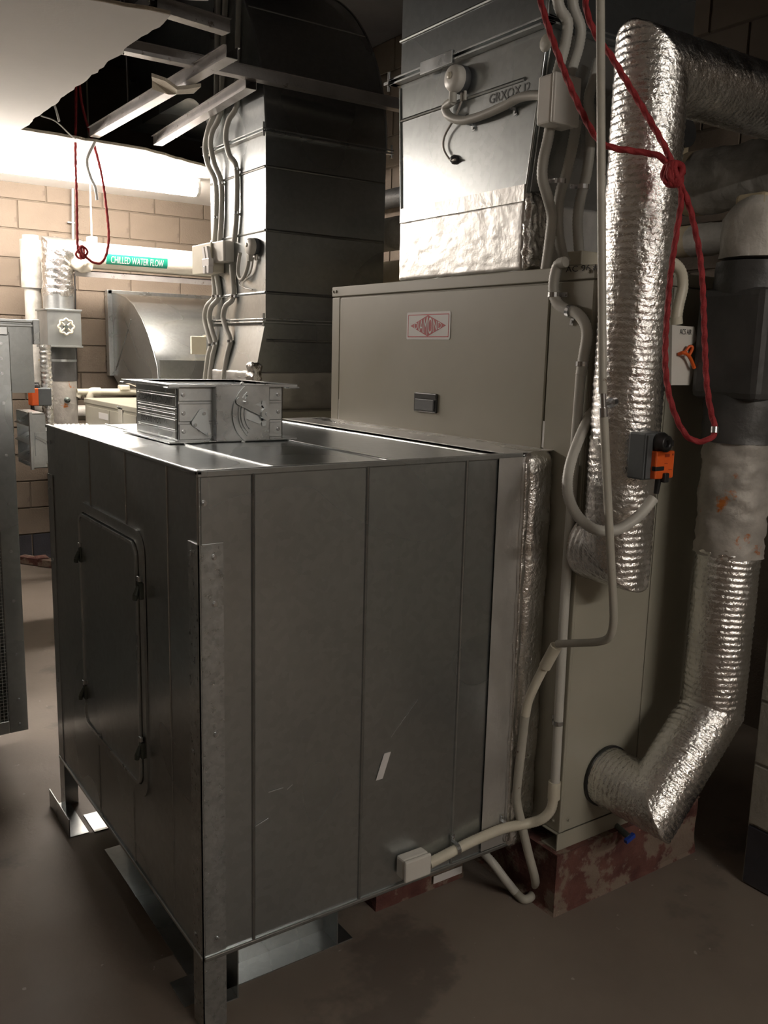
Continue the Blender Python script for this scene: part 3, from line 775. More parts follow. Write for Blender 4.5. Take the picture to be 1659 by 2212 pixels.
# pressure switch on duct 2
def pressure_switch(c, label, grp):
    c = V(c)
    t = thing('pressure_switch', label, 'pressure switch', c, grp)
    part('body', MB().lathe(c, -X, [(.036, 0), (.040, .004), (.040, .020), (.036, .024)], 28), RUBBER, t)
    part('cover', MB().lathe(c-X*.022, -X, [(.038, 0), (.038, .018), (.034, .026), (.016, .030), (.001, .030)], 28), WHITE, t)
    part('knob', MB().lathe(c-X*.051+V((0, .004, .006)), -X, [(.010, 0), (.010, .004), (.004, .005), (.001, .005)], 14), CREAM, t)
    part('gland', MB().cyl(c+V((-.03, .012, -.034)), c+V((-.03, .012, -.066)), .012, n=14), PLAST, t)
    part('nozzle', MB().cyl(c+V((-.012, -.008, -.036)), c+V((-.012, -.008, -.062)), .005, n=10).cyl(c+V((-.012, -.024, -.036)), c+V((-.012, -.024, -.062)), .005, n=10), WHITE, t)
    return c
c2 = at(985, 170, X=D2X-.03); c2.x = D2X
SW2 = pressure_switch(c2, 'round white pressure switch on the supply duct above the beige unit', None)
def cable(name, pts, r, m, label, cat, grp=None, rib=0., pitch=.006, n=12, dense=12, lobes=0, twist=0., step=None):
    return single(name, MB().tube(spline(pts, dense), r, n=n, rib=rib, pitch=pitch, lobes=lobes, twist=twist, step=step), m, label, cat, grp)
# clear sensing tube loop
pts = [SW2+V((-.012, -.008, -.062)), at(985, 250, X=D2X-.018), at(962, 290, X=D2X-.012), at(958, 320, X=D2X-.010), at(972, 345, X=D2X-.012), at(983, 345, X=D2X-.016)]
cable('sensing_tube', pts, .0035, CLEAR, 'clear sensing tube looping from pressure switch to duct plug', 'tube', n=8)

# ------------------------------------------------------------------ duct 1, big curved riser
D1X0, D1X1, D1Y0, D1Y1 = 1.212, 1.874, 2.08, 2.70
t = thing('riser_duct', 'big galvanised riser duct curving over at the top', 'duct', ((D1X0+D1X1)/2, (D1Y0+D1Y1)/2, 1.31))
part('riser_body', hexa((D1X0, D1X1, D1Y0, D1Y1, 1.735), (D1X0, D1X1, D1Y0, D1Y1, 2.575)), GALV, t)
part('transition', hexa((D1X0-.058, D1X1, D1Y0, D1Y1-.015, 1.47), (D1X0, D1X1, D1Y0, D1Y1, 1.735)), GALV, t)
part('foil_base', crumple_box((D1X0-.058, D1Y0-.006, 1.315), (D1X1, D1Y1-.01, 1.50), cuts=22, bev=.012, amp=.004, fr=18, seed=25), FOILF, t)
part('foil_corner', crumple_box((D1X0-.085, D1Y0-.03, 1.40), (D1X0-.03, D1Y0+.04, 1.545), cuts=16, bev=.015, amp=.010, fr=34, seed=27), FOIL, t)
R1, R0, z0_ = .95, .95-(D1Y1-D1Y0), 2.575
prof = []
n = 26
for k in range(n+1):
    a = PI/2*k/n; prof.append((D1Y0+R1-R1*math.cos(a), z0_+R1*math.sin(a)))
prof.append((3.9, z0_+R1)); prof.append((3.9, z0_+R0))
for k in range(n+1):
    a = PI/2*(1-k/n); prof.append((D1Y0+R1-R0*math.cos(a), z0_+R0*math.sin(a)))
mb = MB(); m_ = len(prof)
A_ = [V((D1X0, y, z)) for (y, z) in prof]; B_ = [V((D1X1, y, z)) for (y, z) in prof]
mb.add(A_+B_, [(i, i+1, m_+i+1, m_+i) for i in range(m_-1)], True)
mb2 = MB().prism(A_, X*.002); mb2.prism([p for p in B_], -X*.002)
part('elbow_skin', mb, GALV, t); part('elbow_cheek', mb2, GALV, t)
rim = [p for p in A_[:n+1]]; part('elbow_seam', MB().tube(rim, .006, n=8), GALV, t)
rim = [p for p in B_[:n+1]]; part('elbow_seam', MB().tube(rim, .006, n=8), GALV, t)
for zz in (1.735, 2.575):
    for dz in (-.008, .006):
        part('flange_bar', MB().bbox((D1X0-.028, D1Y0-.028, zz+dz), (D1X1+.028, D1Y0+.001, zz+dz+.006), .001)
             .bbox((D1X0-.028, D1Y0, zz+dz), (D1X0+.001, D1Y1+.028, zz+dz+.006), .001), GALVL, t)
    for (cx_, cy_) in ((D1X0-.02, D1Y0-.02), (D1X1+.02, D1Y0-.02), (D1X0-.02, D1Y1+.02)):
        part('corner_bolt', MB().cyl((cx_, cy_, zz-.025), (cx_, cy_, zz+.035), .006, n=8), STEEL, t)
for (px0, py0, px1, py1) in ((575, 356, 828, 400), (575, 496, 820, 524), (572, 631, 716, 641), (572, 733, 716, 741)):
    a, b = at(px0, py0, Y=D1Y0-.001), at(px1, py1, Y=D1Y0-.001); zz = (a.z+b.z)/2
    part('cross_bead', ridge((D1X0+.004, D1Y0, zz), (D1X1-.004, D1Y0, zz), -Y, w=.014, h=.005), GALV, t)
    part('cross_bead', ridge((D1X0, D1Y0+.004, zz), (D1X0, D1Y1-.004, zz), -X, w=.014, h=.005), GALV, t)
a = at(700, 185, Y=D1Y0)
for ang in (14, 38):
    an = math.radians(ang); p0 = V((D1X0, D1Y0+R1-R1*math.cos(an), z0_+R1*math.sin(an))); nn = V((0, -math.cos(an), math.sin(an)))
    part('cross_bead', ridge(p0+X*.01, p0+X*(D1X1-D1X0-.01), nn, w=.014, h=.005), GALV, t)

# ------------------------------------------------------------------ unit 2 under duct 1, unit 3 beyond
def small_unit(nm, label, x0, x1, y0, y1, z1_):
    t = thing(nm, label, 'air handler', ((x0+x1)/2, (y0+y1)/2, 0))
    part('casing', MB().bbox((x0, y0, .16), (x1, y1, z1_-.03), .004), BEIGE, t)
    part('top_cover', MB().bbox((x0-.006, y0-.006, z1_-.032), (x1+.006, y1+.006, z1_), .004), BEIGE, t)
    part('base_frame', MB().box((x0+.02, y0+.02, 0), (x1-.02, y1-.02, .16)), BEIGE, t)
    part('front_panel', MB().bbox((x0-.004, y0+.04, .2), (x0+.002, (y0+y1)/2-.003, z1_-.05), .002), BEIGE, t)
    part('front_panel', MB().bbox((x0-.004, (y0+y1)/2+.003, .2), (x0+.002, y1-.04, z1_-.05), .002), BEIGE, t)
    part('side_panel', MB().bbox((x0+.04, y0-.004, .2), (x1-.04, y0+.002, z1_-.05), .002), BEIGE, t)
    for yy in (y0+.3*(y1-y0), y0+.34*(y1-y0)):
        part('screw', screw_mb((x0-.006, yy, z1_-.016), -X, .005), STEEL, t)
    return t
u2 = small_unit('air_handling_unit', 'low beige air handling unit under the big curved riser duct', 1.09, 1.95, 1.96, 3.12, 1.318)
u3 = small_unit('air_handling_unit', 'low beige unit with pvc pipe along its top by the block wall', 1.03, 1.72, 3.34, 4.42, 1.250)
part('label_plate', MB().box((1.024, 3.62, 1.14), (1.026, 3.70, 1.23)), OLDPIPE, u3)
part('label_plate', MB().box((1.024, 3.9, 1.135), (1.026, 4.1, 1.175)), STW, u3)

# ------------------------------------------------------------------ duct 3 elbow into the back wall
D3 = 1.43
t = thing('elbow_duct', 'dull galvanised elbow duct turning into the block wall', 'duct', (1.9, 4.6, 1.25))
pts = [at(px, py, X=D3) for (px, py) in ((345, 812), (340, 790), (332, 760), (320, 722), (306, 688), (290, 660), (272, 643), (250, 634))]
pr = [(p.y, p.z) for p in pts]; pr[0] = (pr[0][0], 1.28); pr.append((5.08, pts[-1].z+.004)); pr += [(5.08, 1.40), (4.95, 1.33), (4.9, 1.28)]
A_ = [V((D3, y, z)) for y, z in pr]; B_ = [V((2.5, y, z)) for y, z in pr]; m_ = len(pr)
part('elbow_skin', MB().add(A_+B_, [(i, i+1, m_+i+1, m_+i) for i in range(9)], True), GALV, t)
part('elbow_cheek', MB().prism(A_, X*.003), GALV, t)
part('elbow_seam', MB().tube(A_[:9], .006, n=8), GALV, t)
part('cheek_crease', MB().tube([at(283, 690, X=D3-.001), at(262, 760, X=D3-.001), at(250, 800, X=D3-.001)], .004, n=6), GALV, t)
part('flange_bar', MB().bbox((D3-.035, 5.03, 1.38), (D3+.002, 5.095, pts[-1].z+.03), .003).bbox((D3-.03, 5.03, pts[-1].z), (2.5, 5.095, pts[-1].z+.03), .003), GALVL, t)
part('front_sheet', MB().bbox((D3+.01, pr[0][0]-.012, 1.26), (2.5, pr[0][0]-.004, 1.52), .002), GALV, t)
part('sheet_edge', MB().bbox((D3-.002, pr[0][0]-.02, 1.26), (D3+.02, pr[0][0]-.004, 1.52), .002), GALV, t)
part('duct_stand', MB().box((1.80, 4.46, 0), (2.45, 4.85, 1.28)), CHANNEL, t)

# ================================================================== CONDUITS ON DUCT 1
def pth(pix, **k): return [at(px, py, **k) for (px, py) in pix]
def off(pts, idx, v):
    for i in idx: pts[i] = pts[i]+V(v)
    return pts
xd = D1X0-.016
g1 = 'ribbed grey conduits clipped to the riser duct'
up = [([(471, -6), (470, 40), (468, 130), (466, 230), (459, 280), (452, 318), (458, 356), (466, 396), (467, 470), (463, 528)], 'upper grey conduit nearest the back wall on the riser duct'),
      ([(487, -6), (485, 40), (481, 130), (477, 240), (468, 285), (464, 312), (471, 352), (478, 396), (478, 470), (474, 528)], 'upper grey conduit second from the back wall on the riser duct'),
      ([(516, -6), (514, 60), (512, 150), (512, 225), (503, 262), (497, 296), (504, 335), (511, 365), (511, 460), (506, 522)], 'upper grey conduit above the small white box on riser duct')]
low = [([(461, 596), (463, 640), (455, 663), (451, 690), (457, 718), (463, 745), (462, 775), (460, 812)], 'lower grey conduit nearest the back wall on the riser duct'),
       ([(468, 596), (473, 640), (465, 664), (461, 688), (467, 716), (473, 742), (472, 775), (469, 812)], 'lower grey conduit second from the back wall on the riser duct'),
       ([(500, 572), (504, 640), (496, 662), (491, 686), (498, 712), (505, 737), (503, 775), (497, 812)], 'lower grey conduit below the small white box on riser duct')]
for i, (px, lb) in enumerate(up):
    pts = off(pth(px, X=xd), (4, 5, 6), (-.022, 0, 0))
    o = cable('flexible_conduit', pts, .013, PLAST, lb, 'conduit', g1, rib=.045, pitch=.009)
    for k in ((1, 8), (1, 7), (7, 8))[i]:
        part('saddle_clip', clip_mb(pts[k], Z, -X, .0135, -1), STEEL, o, 'zinc saddle clip')
for i, (px, lb) in enumerate(low):
    pts = off(pth(px, X=xd), (2, 3, 4), (-.022, 0, 0)); pts[-1] = V((D1X0-.075, pts[-1].y, 1.325)); pts[-2].x -= .035; pts[-3].x -= .02
    o = cable('flexible_conduit', pts, .013, PLAST, lb, 'conduit', g1, rib=.045, pitch=.009)
    for k in (1, 5): part('saddle_clip', clip_mb(pts[k], Z, -X, .0135, -1), STEEL, o, 'zinc saddle clip')
def jbox(nm, a, b, label, m=WHITE, lid='-x', glands=()):
    """moulded junction box between corners a and b"""
    a, b = V(a), V(b); lo = V([min(a[i], b[i]) for i in range(3)]); hi = V([max(a[i], b[i]) for i in range(3)])
    t = thing(nm, label, 'junction box', ((lo.x+hi.x)/2, (lo.y+hi.y)/2, lo.z))
    k = .012
    if lid == '-x':
        part('base', MB().bbox((lo.x+k, lo.y, lo.z), hi, .006), m, t)
        part('lid', MB().bbox((lo.x, lo.y-.001, lo.z-.001), (lo.x+k, hi.y+.001, hi.z+.001), .005), m, t)
    else:
        part('base', MB().bbox((lo.x, lo.y+k, lo.z), hi, .006), m, t)
        part('lid', MB().bbox((lo.x-.001, lo.y, lo.z-.001), (hi.x+.001, lo.y+k, hi.z+.001), .005), m, t)
    for (p, d, r) in glands: part('gland', MB().cyl(p, V(p)+V(d), r, n=14), m, t)
    return t
a, b = at(444, 596, X=D1X0), at(485, 526, X=D1X0)
jbox('isolator_box', (D1X0-.075, a.y, a.z), (D1X0, b.y, b.z), 'cream isolator box with two levers on the riser duct', CREAM)
p = at(448, 560, X=D1X0-.09)
t = thing('isolator_lever', 'pale twin lever block hanging on the cream isolator box', 'switch', p-Z*.07)
part('lever', MB().obox(p+V((0, .03, .03)), V((.008, .0, 0)), V((0, .012, 0)), V((.0, .012, .032))), STW, t)
part('lever', MB().obox(p+V((0, -.01, .03)), V((.008, .0, 0)), V((0, .012, 0)), V((.0, .012, .032))), STW, t)
part('block', MB().bbox(p+V((-.012, -.045, -.035)), p+V((.014, .045, .004)), .004), STW, t)
part('foot', MB().bbox(p+V((-.012, -.04, -.07)), p+V((.014, -.012, -.03)), .004).bbox(p+V((-.012, .006, -.07)), p+V((.014, .034, -.03)), .004), STW, t)
a, b = at(482, 570, X=D1X0), at(507, 521, X=D1X0)
jbox('junction_box', (D1X0-.062, a.y, a.z), (D1X0, b.y, b.z), 'small white junction box beside the cream isolator on riser duct')
c3_ = at(547, 533, X=D1X0-.02); c3_.x = D1X0
SW1 = pressure_switch(c3_, 'round white pressure switch on the riser duct beside junction box', None)
pts = pth([(536, 552), (536, 572), (528, 596), (520, 604), (514, 590), (516, 562), (519, 546)], X=D1X0-.03)
cable('flexible_conduit', pts, .009, PLAST, 'short grey conduit loop under the pressure switch of riser duct', 'conduit', None, rib=.05, pitch=.008)
pts = pth([(548, 556), (540, 590), (520, 606), (518, 615), (528, 622), (545, 626)], X=D1X0-.012)
cable('sensing_tube', pts, .0035, CLEAR, 'pale sensing tube curling under the riser duct switch', 'tube', n=8)

# hanging box on duct 3
q = at(430, 746, Y=4.02)
jbox('sensor_box', q+V((-.055, 0, -.06)), q+V((.055, .02, .06)), 'small square sensor box hanging on the elbow duct', CREAM, '-y')
cable('sensor_cable', [q+V((.03, .01, .06)), at(455, 722, Y=4.03), at(464, 714, Y=4.03)], .004, CREAM, 'thin cable from the hanging sensor box', 'cable', n=8)

# ================================================================== CHILLED WATER PIPES
PXc, PYc = .915, 4.55
t = thing('chilled_water_pipe', 'pale lagged chilled water pipe with green flow label and valve box', 'pipe', (PXc, PYc, 0))
part('pipe_run', MB().tube([(1.06, PYc, 2.205), (2.70, PYc, 2.205)], .088, n=32), PIPEW, t)
part('foil_elbow', foil_pipe([(1.08, PYc, 2.205), (PXc, PYc, 2.205), (PXc, PYc, 1.92)], .101, n=40, pitch=.05, rib=.0008, wr=.006, step=.009, seed=4), FOIL, t)
part('foil_riser', MB().tube([(PXc, PYc, 1.60), (PXc, PYc, 1.94)], .099, n=32), GALVL, t)
part('tape_wrap', MB().tube([(PXc, PYc, 1.36), (PXc, PYc, 1.62)], .100, n=32), WRAPG, t)
part('rusted_section', MB().tube([(PXc, PYc, 0), (PXc, PYc, 1.37)], .098, n=32), RUSTY, t)
for zz in (1.80, 1.49): part('band', MB().tube([(PXc, PYc, zz), (PXc, PYc, zz+.015)], .1025, n=32), GALVL, t)
part('plaster_wrap', crumple_box((PXc+.07, PYc-.115, 2.09), (PXc+.22, PYc+.06, 2.26), cuts=10, bev=.05, amp=.02, fr=22, seed=33), PIPEW, t)
yv = PYc-.14
a, b = at(104, 747, Y=yv), at(175, 672, Y=yv)
vb = part('valve_box', MB().bbox((a.x, yv, a.z), (b.x, PYc+.12, b.z), .004), GALVD, t)
part('box_cap', MB().bbox((a.x-.012, yv-.006, b.z-.004), (b.x+.006, PYc+.12, b.z+.008), .002), GALVD, vb)
part('box_cap', MB().bbox((a.x-.012, yv-.006, a.z-.008), (b.x+.006, PYc+.12, a.z+.004), .002), GALVD, vb)
hw = at(143, 706, Y=yv-.03)
rim = []
for k in range(49):
    a_ = 2*PI*k/48; rr = .047+.005*math.cos(8*a_); rim.append(hw+V((math.cos(a_)*rr, 0, math.sin(a_)*rr)))
wh = part('handwheel', MB().tube(rim, .0075, n=8), CREAM, t)
for k in range(4):
    a_ = PI/4+PI/2*k; part('spoke', MB().cyl(hw, hw+V((math.cos(a_)*.045, 0, math.sin(a_)*.045)), .006, n=8), CREAM, wh)
part('spindle', MB().cyl(hw-Y*.008, hw+Y*.034, .013, n=12), OLIVE, wh)
part('gauge_cock', MB().lathe((PXc+.005, PYc-.095, 1.235), -Y, [(.02, 0), (.02, .015), (.008, .017), (.008, .03)], 12), OLIVE, t)
# label on the pipe, wrapped on its lower front
def on_pipe(xx, ang, r): return V((xx, PYc-math.cos(ang)*r, 2.205+math.sin(ang)*r))
xl0, xl1 = at(230, 572, Y=PYc-.08).x, at(362, 585, Y=PYc-.08).x
mb = MB(); vs = []; fs = []
for i in range(9):
    an = math.radians(-38+i*46/8)
    for xx in (xl0, xl1): vs.append(on_pipe(xx, an, .0888))
for i in range(8): fs.append((2*i, 2*i+1, 2*i+3, 2*i+2))
st = part('flow_label', MB().add(vs, fs, True), GREEN, t, 'green label with white capitals')
tb = text_mb('CHILLED WATER FLOW', (0, 0, 0), X, Z, .046, (xl1-xl0)*.86, 0., None, 0.)
tb = refine(tb, 4)
for v_ in tb.v:
    an = math.radians(-15)+(v_.z-.023)/.0888; v_[:] = on_pipe(xl0+(xl1-xl0)*.07+v_.x, an, .0900)
part('label_lettering', tb, STW, st)
single('support_angle', MB().box((1.02, PYc-.03, 2.096), (2.72, PYc+.03, 2.102)).box((1.02, PYc-.03, 2.06), (2.72, PYc-.024, 2.102)), CHANNEL,
       'thin steel angle carrying the chilled water pipe', 'bracket')
single('riser_pipe', MB().tube(spline([(1.3, 4.80, 0), (1.3, 4.80, .95), (1.26, 4.80, 1.09), (1.15, 4.80, 1.12), (.95, 4.80, 1.12), (.84, 4.80, 1.15), (.81, 4.80, 1.26), (.81, 4.80, 1.6), (.81, 4.80, 2.33)], 8), .055, n=20).tube([(.81, 4.80, 1.98), (.81, 4.80, 2.30)], .072, n=20), CLOTH, 'slim lagged riser pipe behind the chilled water pipe', 'pipe')
single('foil_riser', foil_pipe([(1.03, 4.34, 1.05), (.765, 4.34, 1.05), (.765, 4.34, 1.60)], .036, n=24, pitch=.03, rib=.0035, wr=.002, step=.007, seed=8), FOIL, 'slim ribbed foil pipe beside the rusted pipe section', 'pipe')
single('hanger_rod', MB().cyl((1.15, PYc, 2.29), (1.15, PYc, 3.6), .006, n=8).bbox((1.12, PYc-.03, 2.285), (1.18, PYc+.03, 2.33), .004), CREAM, 'thin rod hanging the chilled water pipe', 'rod')
single('surface_cable', MB().tube(pth([(161, 585), (164, 700), (166, 850), (166, 905)], Y=5.09), .006, n=8), BLACK, 'thin dark cable running down the block wall', 'cable')
single('steel_pipe', MB().tube([at(157, 398, Y=5.07), at(158, 512, Y=5.07), at(158, 590, Y=5.07)], .012, n=10).bbox(at(146, 478, Y=5.06), at(160, 484, Y=5.09), .003), CHANNEL, 'thin steel pipe on the block wall above the chilled pipe', 'pipe')
# pvc pipe over unit 3
t = thing('pvc_drain_pipe', 'cream pvc pipe running over the low beige unit', 'pipe', (1.07, 4.5, 0))
part('run', MB().tube([(1.0, 4.50, 1.285), (1.72, 4.50, 1.285)], .024, n=16).tube([(PXc+.09, 4.50, 1.25), (1.02, 4.5, 1.285)], .020, n=14), CREAM, t)
part('drop', MB().tube([(1.085, 4.50, 0), (1.085, 4.50, 1.28)], .026, n=16), CREAM, t)
part('elbow', MB().tube(spline([(1.085, 4.5, 1.20), (1.085, 4.5, 1.26), (1.10, 4.5, 1.285), (1.16, 4.5, 1.285)], 6), .031, n=16), CREAM, t)
part('stop_valve', MB().bbox((1.29, 4.46, 1.295), (1.36, 4.53, 1.335), .01).obox((1.38, 4.48, 1.335), V((.06, 0, -.02)), V((0, .01, 0)), V((0, 0, .004))), CREAM, t)

# ================================================================== LEFT SIDE: far duct, damper, actuator
t = thing('branch_duct', 'galvanised branch duct beside the wall behind the mesh box', 'duct', (.0, 4.3, 1.33))
part('duct_body', MB().box((-.7, 3.5, 1.332), (.492, 5.10, 1.722)), GALV, t)
part('flange_bar', MB().bbox((-.7, 3.478, 1.718), (.515, 3.50, 1.732), .002).bbox((-.7, 3.478, 1.695), (.515, 3.50, 1.708), .002), GALVL, t)
part('corner_angle', MB().bbox((.49, 3.47, 1.60), (.525, 3.52, 1.735), .003), GALVL, t)
single('duct_stand', MB().box((.30, 4.2, 0), (.36, 4.26, 1.332)).box((-.5, 4.2, 0), (-.44, 4.26, 1.332)).box((-.5, 4.2, 1.29), (.36, 4.26, 1.332)), CHANNEL, 'steel stand under the branch duct by the wall', 'stand')
t = thing('louvre_damper', 'open galvanised damper with slanted blades beside the wall', 'damper', (.62, 3.6, .90))
a, b = at(72, 1012, Y=3.42), at(98, 893, Y=3.42)
x0, x1, za, zb_ = a.x, at(100, 950, Y=3.42).x, a.z, b.z
part('front_plate', MB().box((x0, 3.42, za), (x1, 3.424, zb_)), GALVL, t)
part('frame', MB().box((x0, 3.42, za), (x1, 3.78, za+.004)).box((x0, 3.42, zb_-.004), (x1, 3.78, zb_)).box((x0, 3.776, za), (x1, 3.78, zb_)), GALVL, t)
for k in range(3):
    zz = za+.06+k*.1
    part('blade', MB().obox((x0+.03, 3.60, zz), V((.045, 0, .025)), V((0, .17, 0)), V((-.0006, 0, .0012))), GALVL, t)
part('edge_angle', MB().bbox((x0-.012, 3.41, za-.008), (x0+.004, 3.435, zb_+.008), .002), GALVL, t)
part('control_plate', MB().box((x0+.015, 3.412, za+.07), (x0+.10, 3.416, za+.20)), GALVL, t)
q = at(90, 950, Y=3.40); part('lever', MB().obox(q, V((.03, 0, -.018)), V((0, .003, 0)), V((.004, 0, .006))), STEEL, t)
part('spigot', MB().box((x1-.01, 3.46, .935), (1.026, 3.74, 1.12)), GALVL, t)
def actuator(o, s, label, flip=False, grp=None, front='-y'):
    """damper actuator: grey body, orange cover, black clamp knob. o = lower left front corner of grey body"""
    o = V(o); t = thing('valve_actuator', label, 'actuator', o, grp)
    w_, h_, d_ = .085*s, .125*s, .056*s
    part('body', MB().bbox(o, o+V((w_, d_, h_)), .005*s), GREYP, t)
    part('body_rail', MB().bbox(o+V((.004*s, -.006*s, .004*s)), o+V((.024*s, .004, h_-.006*s)), .002), GREYP, t)
    cv = part('cover', MB().bbox(o+V((.022*s, -.022*s, .004*s)), o+V((w_+.012*s, .002, .078*s)), .004*s), ORANGE, t)
    k = o+V((.054*s, -.002*s, .098*s))
    kb = part('clamp_knob', MB().lathe(k, -Y, [(.028*s, 0), (.028*s, .012*s), (.022*s, .014*s), (.022*s, .026*s), (.010*s, .027*s), (.009*s, .018*s)], 24), BLACK, t)
    part('knob_tab', MB().bbox(k+V((.020*s, -.020*s, -.010*s)), k+V((.036*s, -.006*s, .008*s)), .002), BLACK, kb)
    part('cable_grip', MB().bbox(o+V((.052*s, -.030*s, -.006*s)), o+V((.072*s, -.016*s, .020*s)), .003).cyl(o+V((.055*s, -.008*s, .004)), o+V((.052*s, -.006*s, -.038*s)), .009*s, .007*s, n=12), BLACK, t)
    part('terminal_slot', MB().bbox(o+V((.020*s, -.0235*s, .026*s)), o+V((.056*s, -.010*s, .038*s)), .002), BLACK, t)
    dt = -.0226*s
    part('cover_print', MB().cyl(o+V((.088*s, dt, .068*s)), o+V((.088*s, dt-.0006, .068*s)), .0032*s, n=10)
         .box(o+V((.056*s, dt, .062*s)), o+V((.074*s, dt-.0005, .070*s))).box(o+V((.056*s, dt, .044*s)), o+V((.068*s, dt-.0005, .0455*s)))
         .box(o+V((.074*s, dt, .027*s)), o+V((.088*s, dt-.0005, .0285*s))), ORANGED, cv)
    return t
# far actuator on the slim foil pipe
t = thing('valve_actuator', 'small orange and grey actuator beside the slim foil pipe', 'actuator', at(80, 880, Y=4.29))
a, b = at(66, 876, Y=4.24), at(80, 838, Y=4.24)
part('cover', MB().bbox((a.x, 4.20, a.z), (b.x, 4.30, b.z), .006), ORANGE, t)
a, b = at(80, 876, Y=4.24), at(97, 838, Y=4.24)
part('body', MB().bbox((a.x, 4.20, a.z), (b.x+.03, 4.32, b.z), .006), GREYP, t)
part('clamp_knob', MB().lathe(at(78, 838, Y=4.25)-Z*.01, Z, [(.026, 0), (.026, .03), (.018, .034), (.018, .045)], 16), BLACK, t)
part('cable_grip', MB().tube(spline([at(70, 876, Y=4.25), at(72, 892, Y=4.25), at(80, 884+14, Y=4.25)], 6), .012, n=8), BLACK, t)

# ------------------------------------------------------------------ near left mesh plenum
MY = 1.50
t = thing('mesh_plenum', 'galvanised plenum box with a wire mesh face near the aisle', 'plenum', (-.6, 1.9, 0))
mx0, mx1, mz0, mz1 = -1.20, -.048, .206, 1.640
part('shell', MB().box((mx0, 2.046, mz0), (mx1-.004, 2.05, mz1-.01)).box((mx0, MY+.02, mz0), (mx0+.004, 2.05, mz1-.01)).box((mx0, MY+.02, mz0), (mx1-.004, 2.05, mz0+.004)).box((mx0, MY+.02, mz1-.014), (mx1-.004, 2.05, mz1-.01)), GALV, t)
part('side_sheet', MB().box((mx1-.004, MY+.002, mz0), (mx1, 2.05, mz1)), GALV, t)
part('stile', MB().bbox((-.112, MY-.002, mz0), (mx1, MY+.02, mz1), .003), GALV, t)
part('bottom_rail', MB().bbox((mx0, MY-.003, mz0), (-.112, MY+.02, .255), .003), GALVL, t)
part('upper_panel', sheet((mx0, MY+.004, .985), X, Z, -.112-mx0, mz1-.985, -Y, th=.004, nx=18, ny=12, wav=.012, seed=3.), GALV, t)
part('top_flange', MB().bbox((mx0, MY-.01, mz1-.012), (mx1-.006, MY+.03, mz1+.018), .003), GALVL, t)
mb = MB(); xx = -.116
while xx > -.60:
    mb.box((xx-.0009, MY+.002, .255), (xx+.0009, MY+.0038, .985)); xx -= .0125
zz = .262
while zz < .984:
    mb.box((-.60, MY+.0005, zz-.0009), (-.112, MY+.0022, zz+.0009)); zz += .0125
part('wire_mesh', mb, MESHW, t, kind='stuff')
for zz in (1.60, 1.55, 1.50, 1.40, 1.22, 1.05, .88, .70, .50, .33, .235): part('screw', screw_mb((-.078, MY-.002, zz), -Y, .004), STEEL, t)
for (x_, y_) in ((-.45, 1.56), (-.45, 2.0), (-1.1, 1.56), (-1.1, 2.0)): part('leg', MB().box((x_, y_, 0), (x_+.05, y_+.003, mz0)).box((x_, y_, 0), (x_+.003, y_+.05, mz0)), GALV, t)
# timber and rag on the floor by the wall
single('timber_offcut', MB().obox(at(88, 1213, Z=.03), V((.10, -.16, 0)), V((.03, .02, 0)), V((0, 0, .025))), PLINTH, 'reddish offcut lying on the floor at the wall foot', 'offcut')
single('rubble_piece', rough_block((.78, 4.86, 0), (.86, 4.98, .06), 3, .02, 30, 1.), PLINTH, 'small reddish lump of rubble at the wall foot', 'rubble')

# ================================================================== RIGHT SIDE PIPES
PX, PY = 1.085, -.213
t = thing('foil_pipe', 'large ribbed foil insulated pipe standing at the corner of the beige unit', 'pipe', (PX, PY, 1.0))
part('insulated_pipe', foil_pipe([(2.70, PY, 2.30), (PX, PY, 2.295), (PX, PY, 1.095), (PX, UY0-.003, 1.095)], .088, n=72, pitch=.0168, seed=1), FOIL, t)
part('valve_stem', MB().lathe(at(1432, 465, d=2.20), (at(1470, 465, d=2.12)-at(1432, 465, d=2.20)), [(.016, -.01), (.018, 0), (.014, .01), (.022, .014), (.022, .03), (.01, .032), (.01, .05)], 14), OLIVE, t)
part('torn_patch', crumple_box(at(1425, 330, d=2.14)-V((.02, .02, .05)), at(1425, 330, d=2.14)+V((.025, .015, .05)), cuts=8, bev=.015, amp=.012, fr=40, seed=41), WRAPG, t)
QX, QY = 1.452, -.298
t = thing('foil_pipe', 'kinked foil insulated pipe leaving the foot of the beige unit', 'pipe', (QX, QY, .38))
part('insulated_pipe', foil_pipe([(1.222, UY0-.003, .385), (1.222, QY, .385), (QX-.005, QY, .612), (QX, QY, 1.10)], .087, n=72, pitch=.0168, seed=12), FOIL, t)
part('pipe_collar', MB().tube([(1.222, UY0-.002, .385), (1.222, UY0-.010, .385)], .093, n=32), BLACK, t)
part('rusted_section', foil_pipe([(QX, QY, 1.07), (QX, QY, 1.40)], .093, n=40, pitch=.4, rib=.001, wr=.008, step=.01, seed=22), RUSTY, t)
gw = part('tape_wrap', foil_pipe([(QX, QY, 1.385), (QX, QY, 1.86)], .099, n=40, pitch=.3, rib=.001, wr=.003, step=.012, seed=23), WRAPG, t)
part('wrap_box', MB().bbox((QX-.10, QY-.105, 1.50), (QX+.13, QY+.10, 1.79), .02), WRAPG, gw)
part('lagged_elbow', foil_pipe([(QX, QY, 1.87), (QX, QY, 1.925), (QX+.30, QY+.16, 1.925), (2.70, QY+.55, 1.70)], .094, n=40, pitch=.3, rib=.001, wr=.006, step=.01, seed=24), CLOTH, t)
part('yellow_tape', MB().bbox((QX-.075, QY-.06, 1.99), (QX+.03, QY+.03, 2.028), .012), LAGY, t)
single('yellow_tag', MB().bbox(at(1281, 1668, Y=UY0-.004), at(1295, 1644, Y=UY0-.007), .002), YEL, 'small yellow tag at the pipe entry low on the beige unit', 'tag')
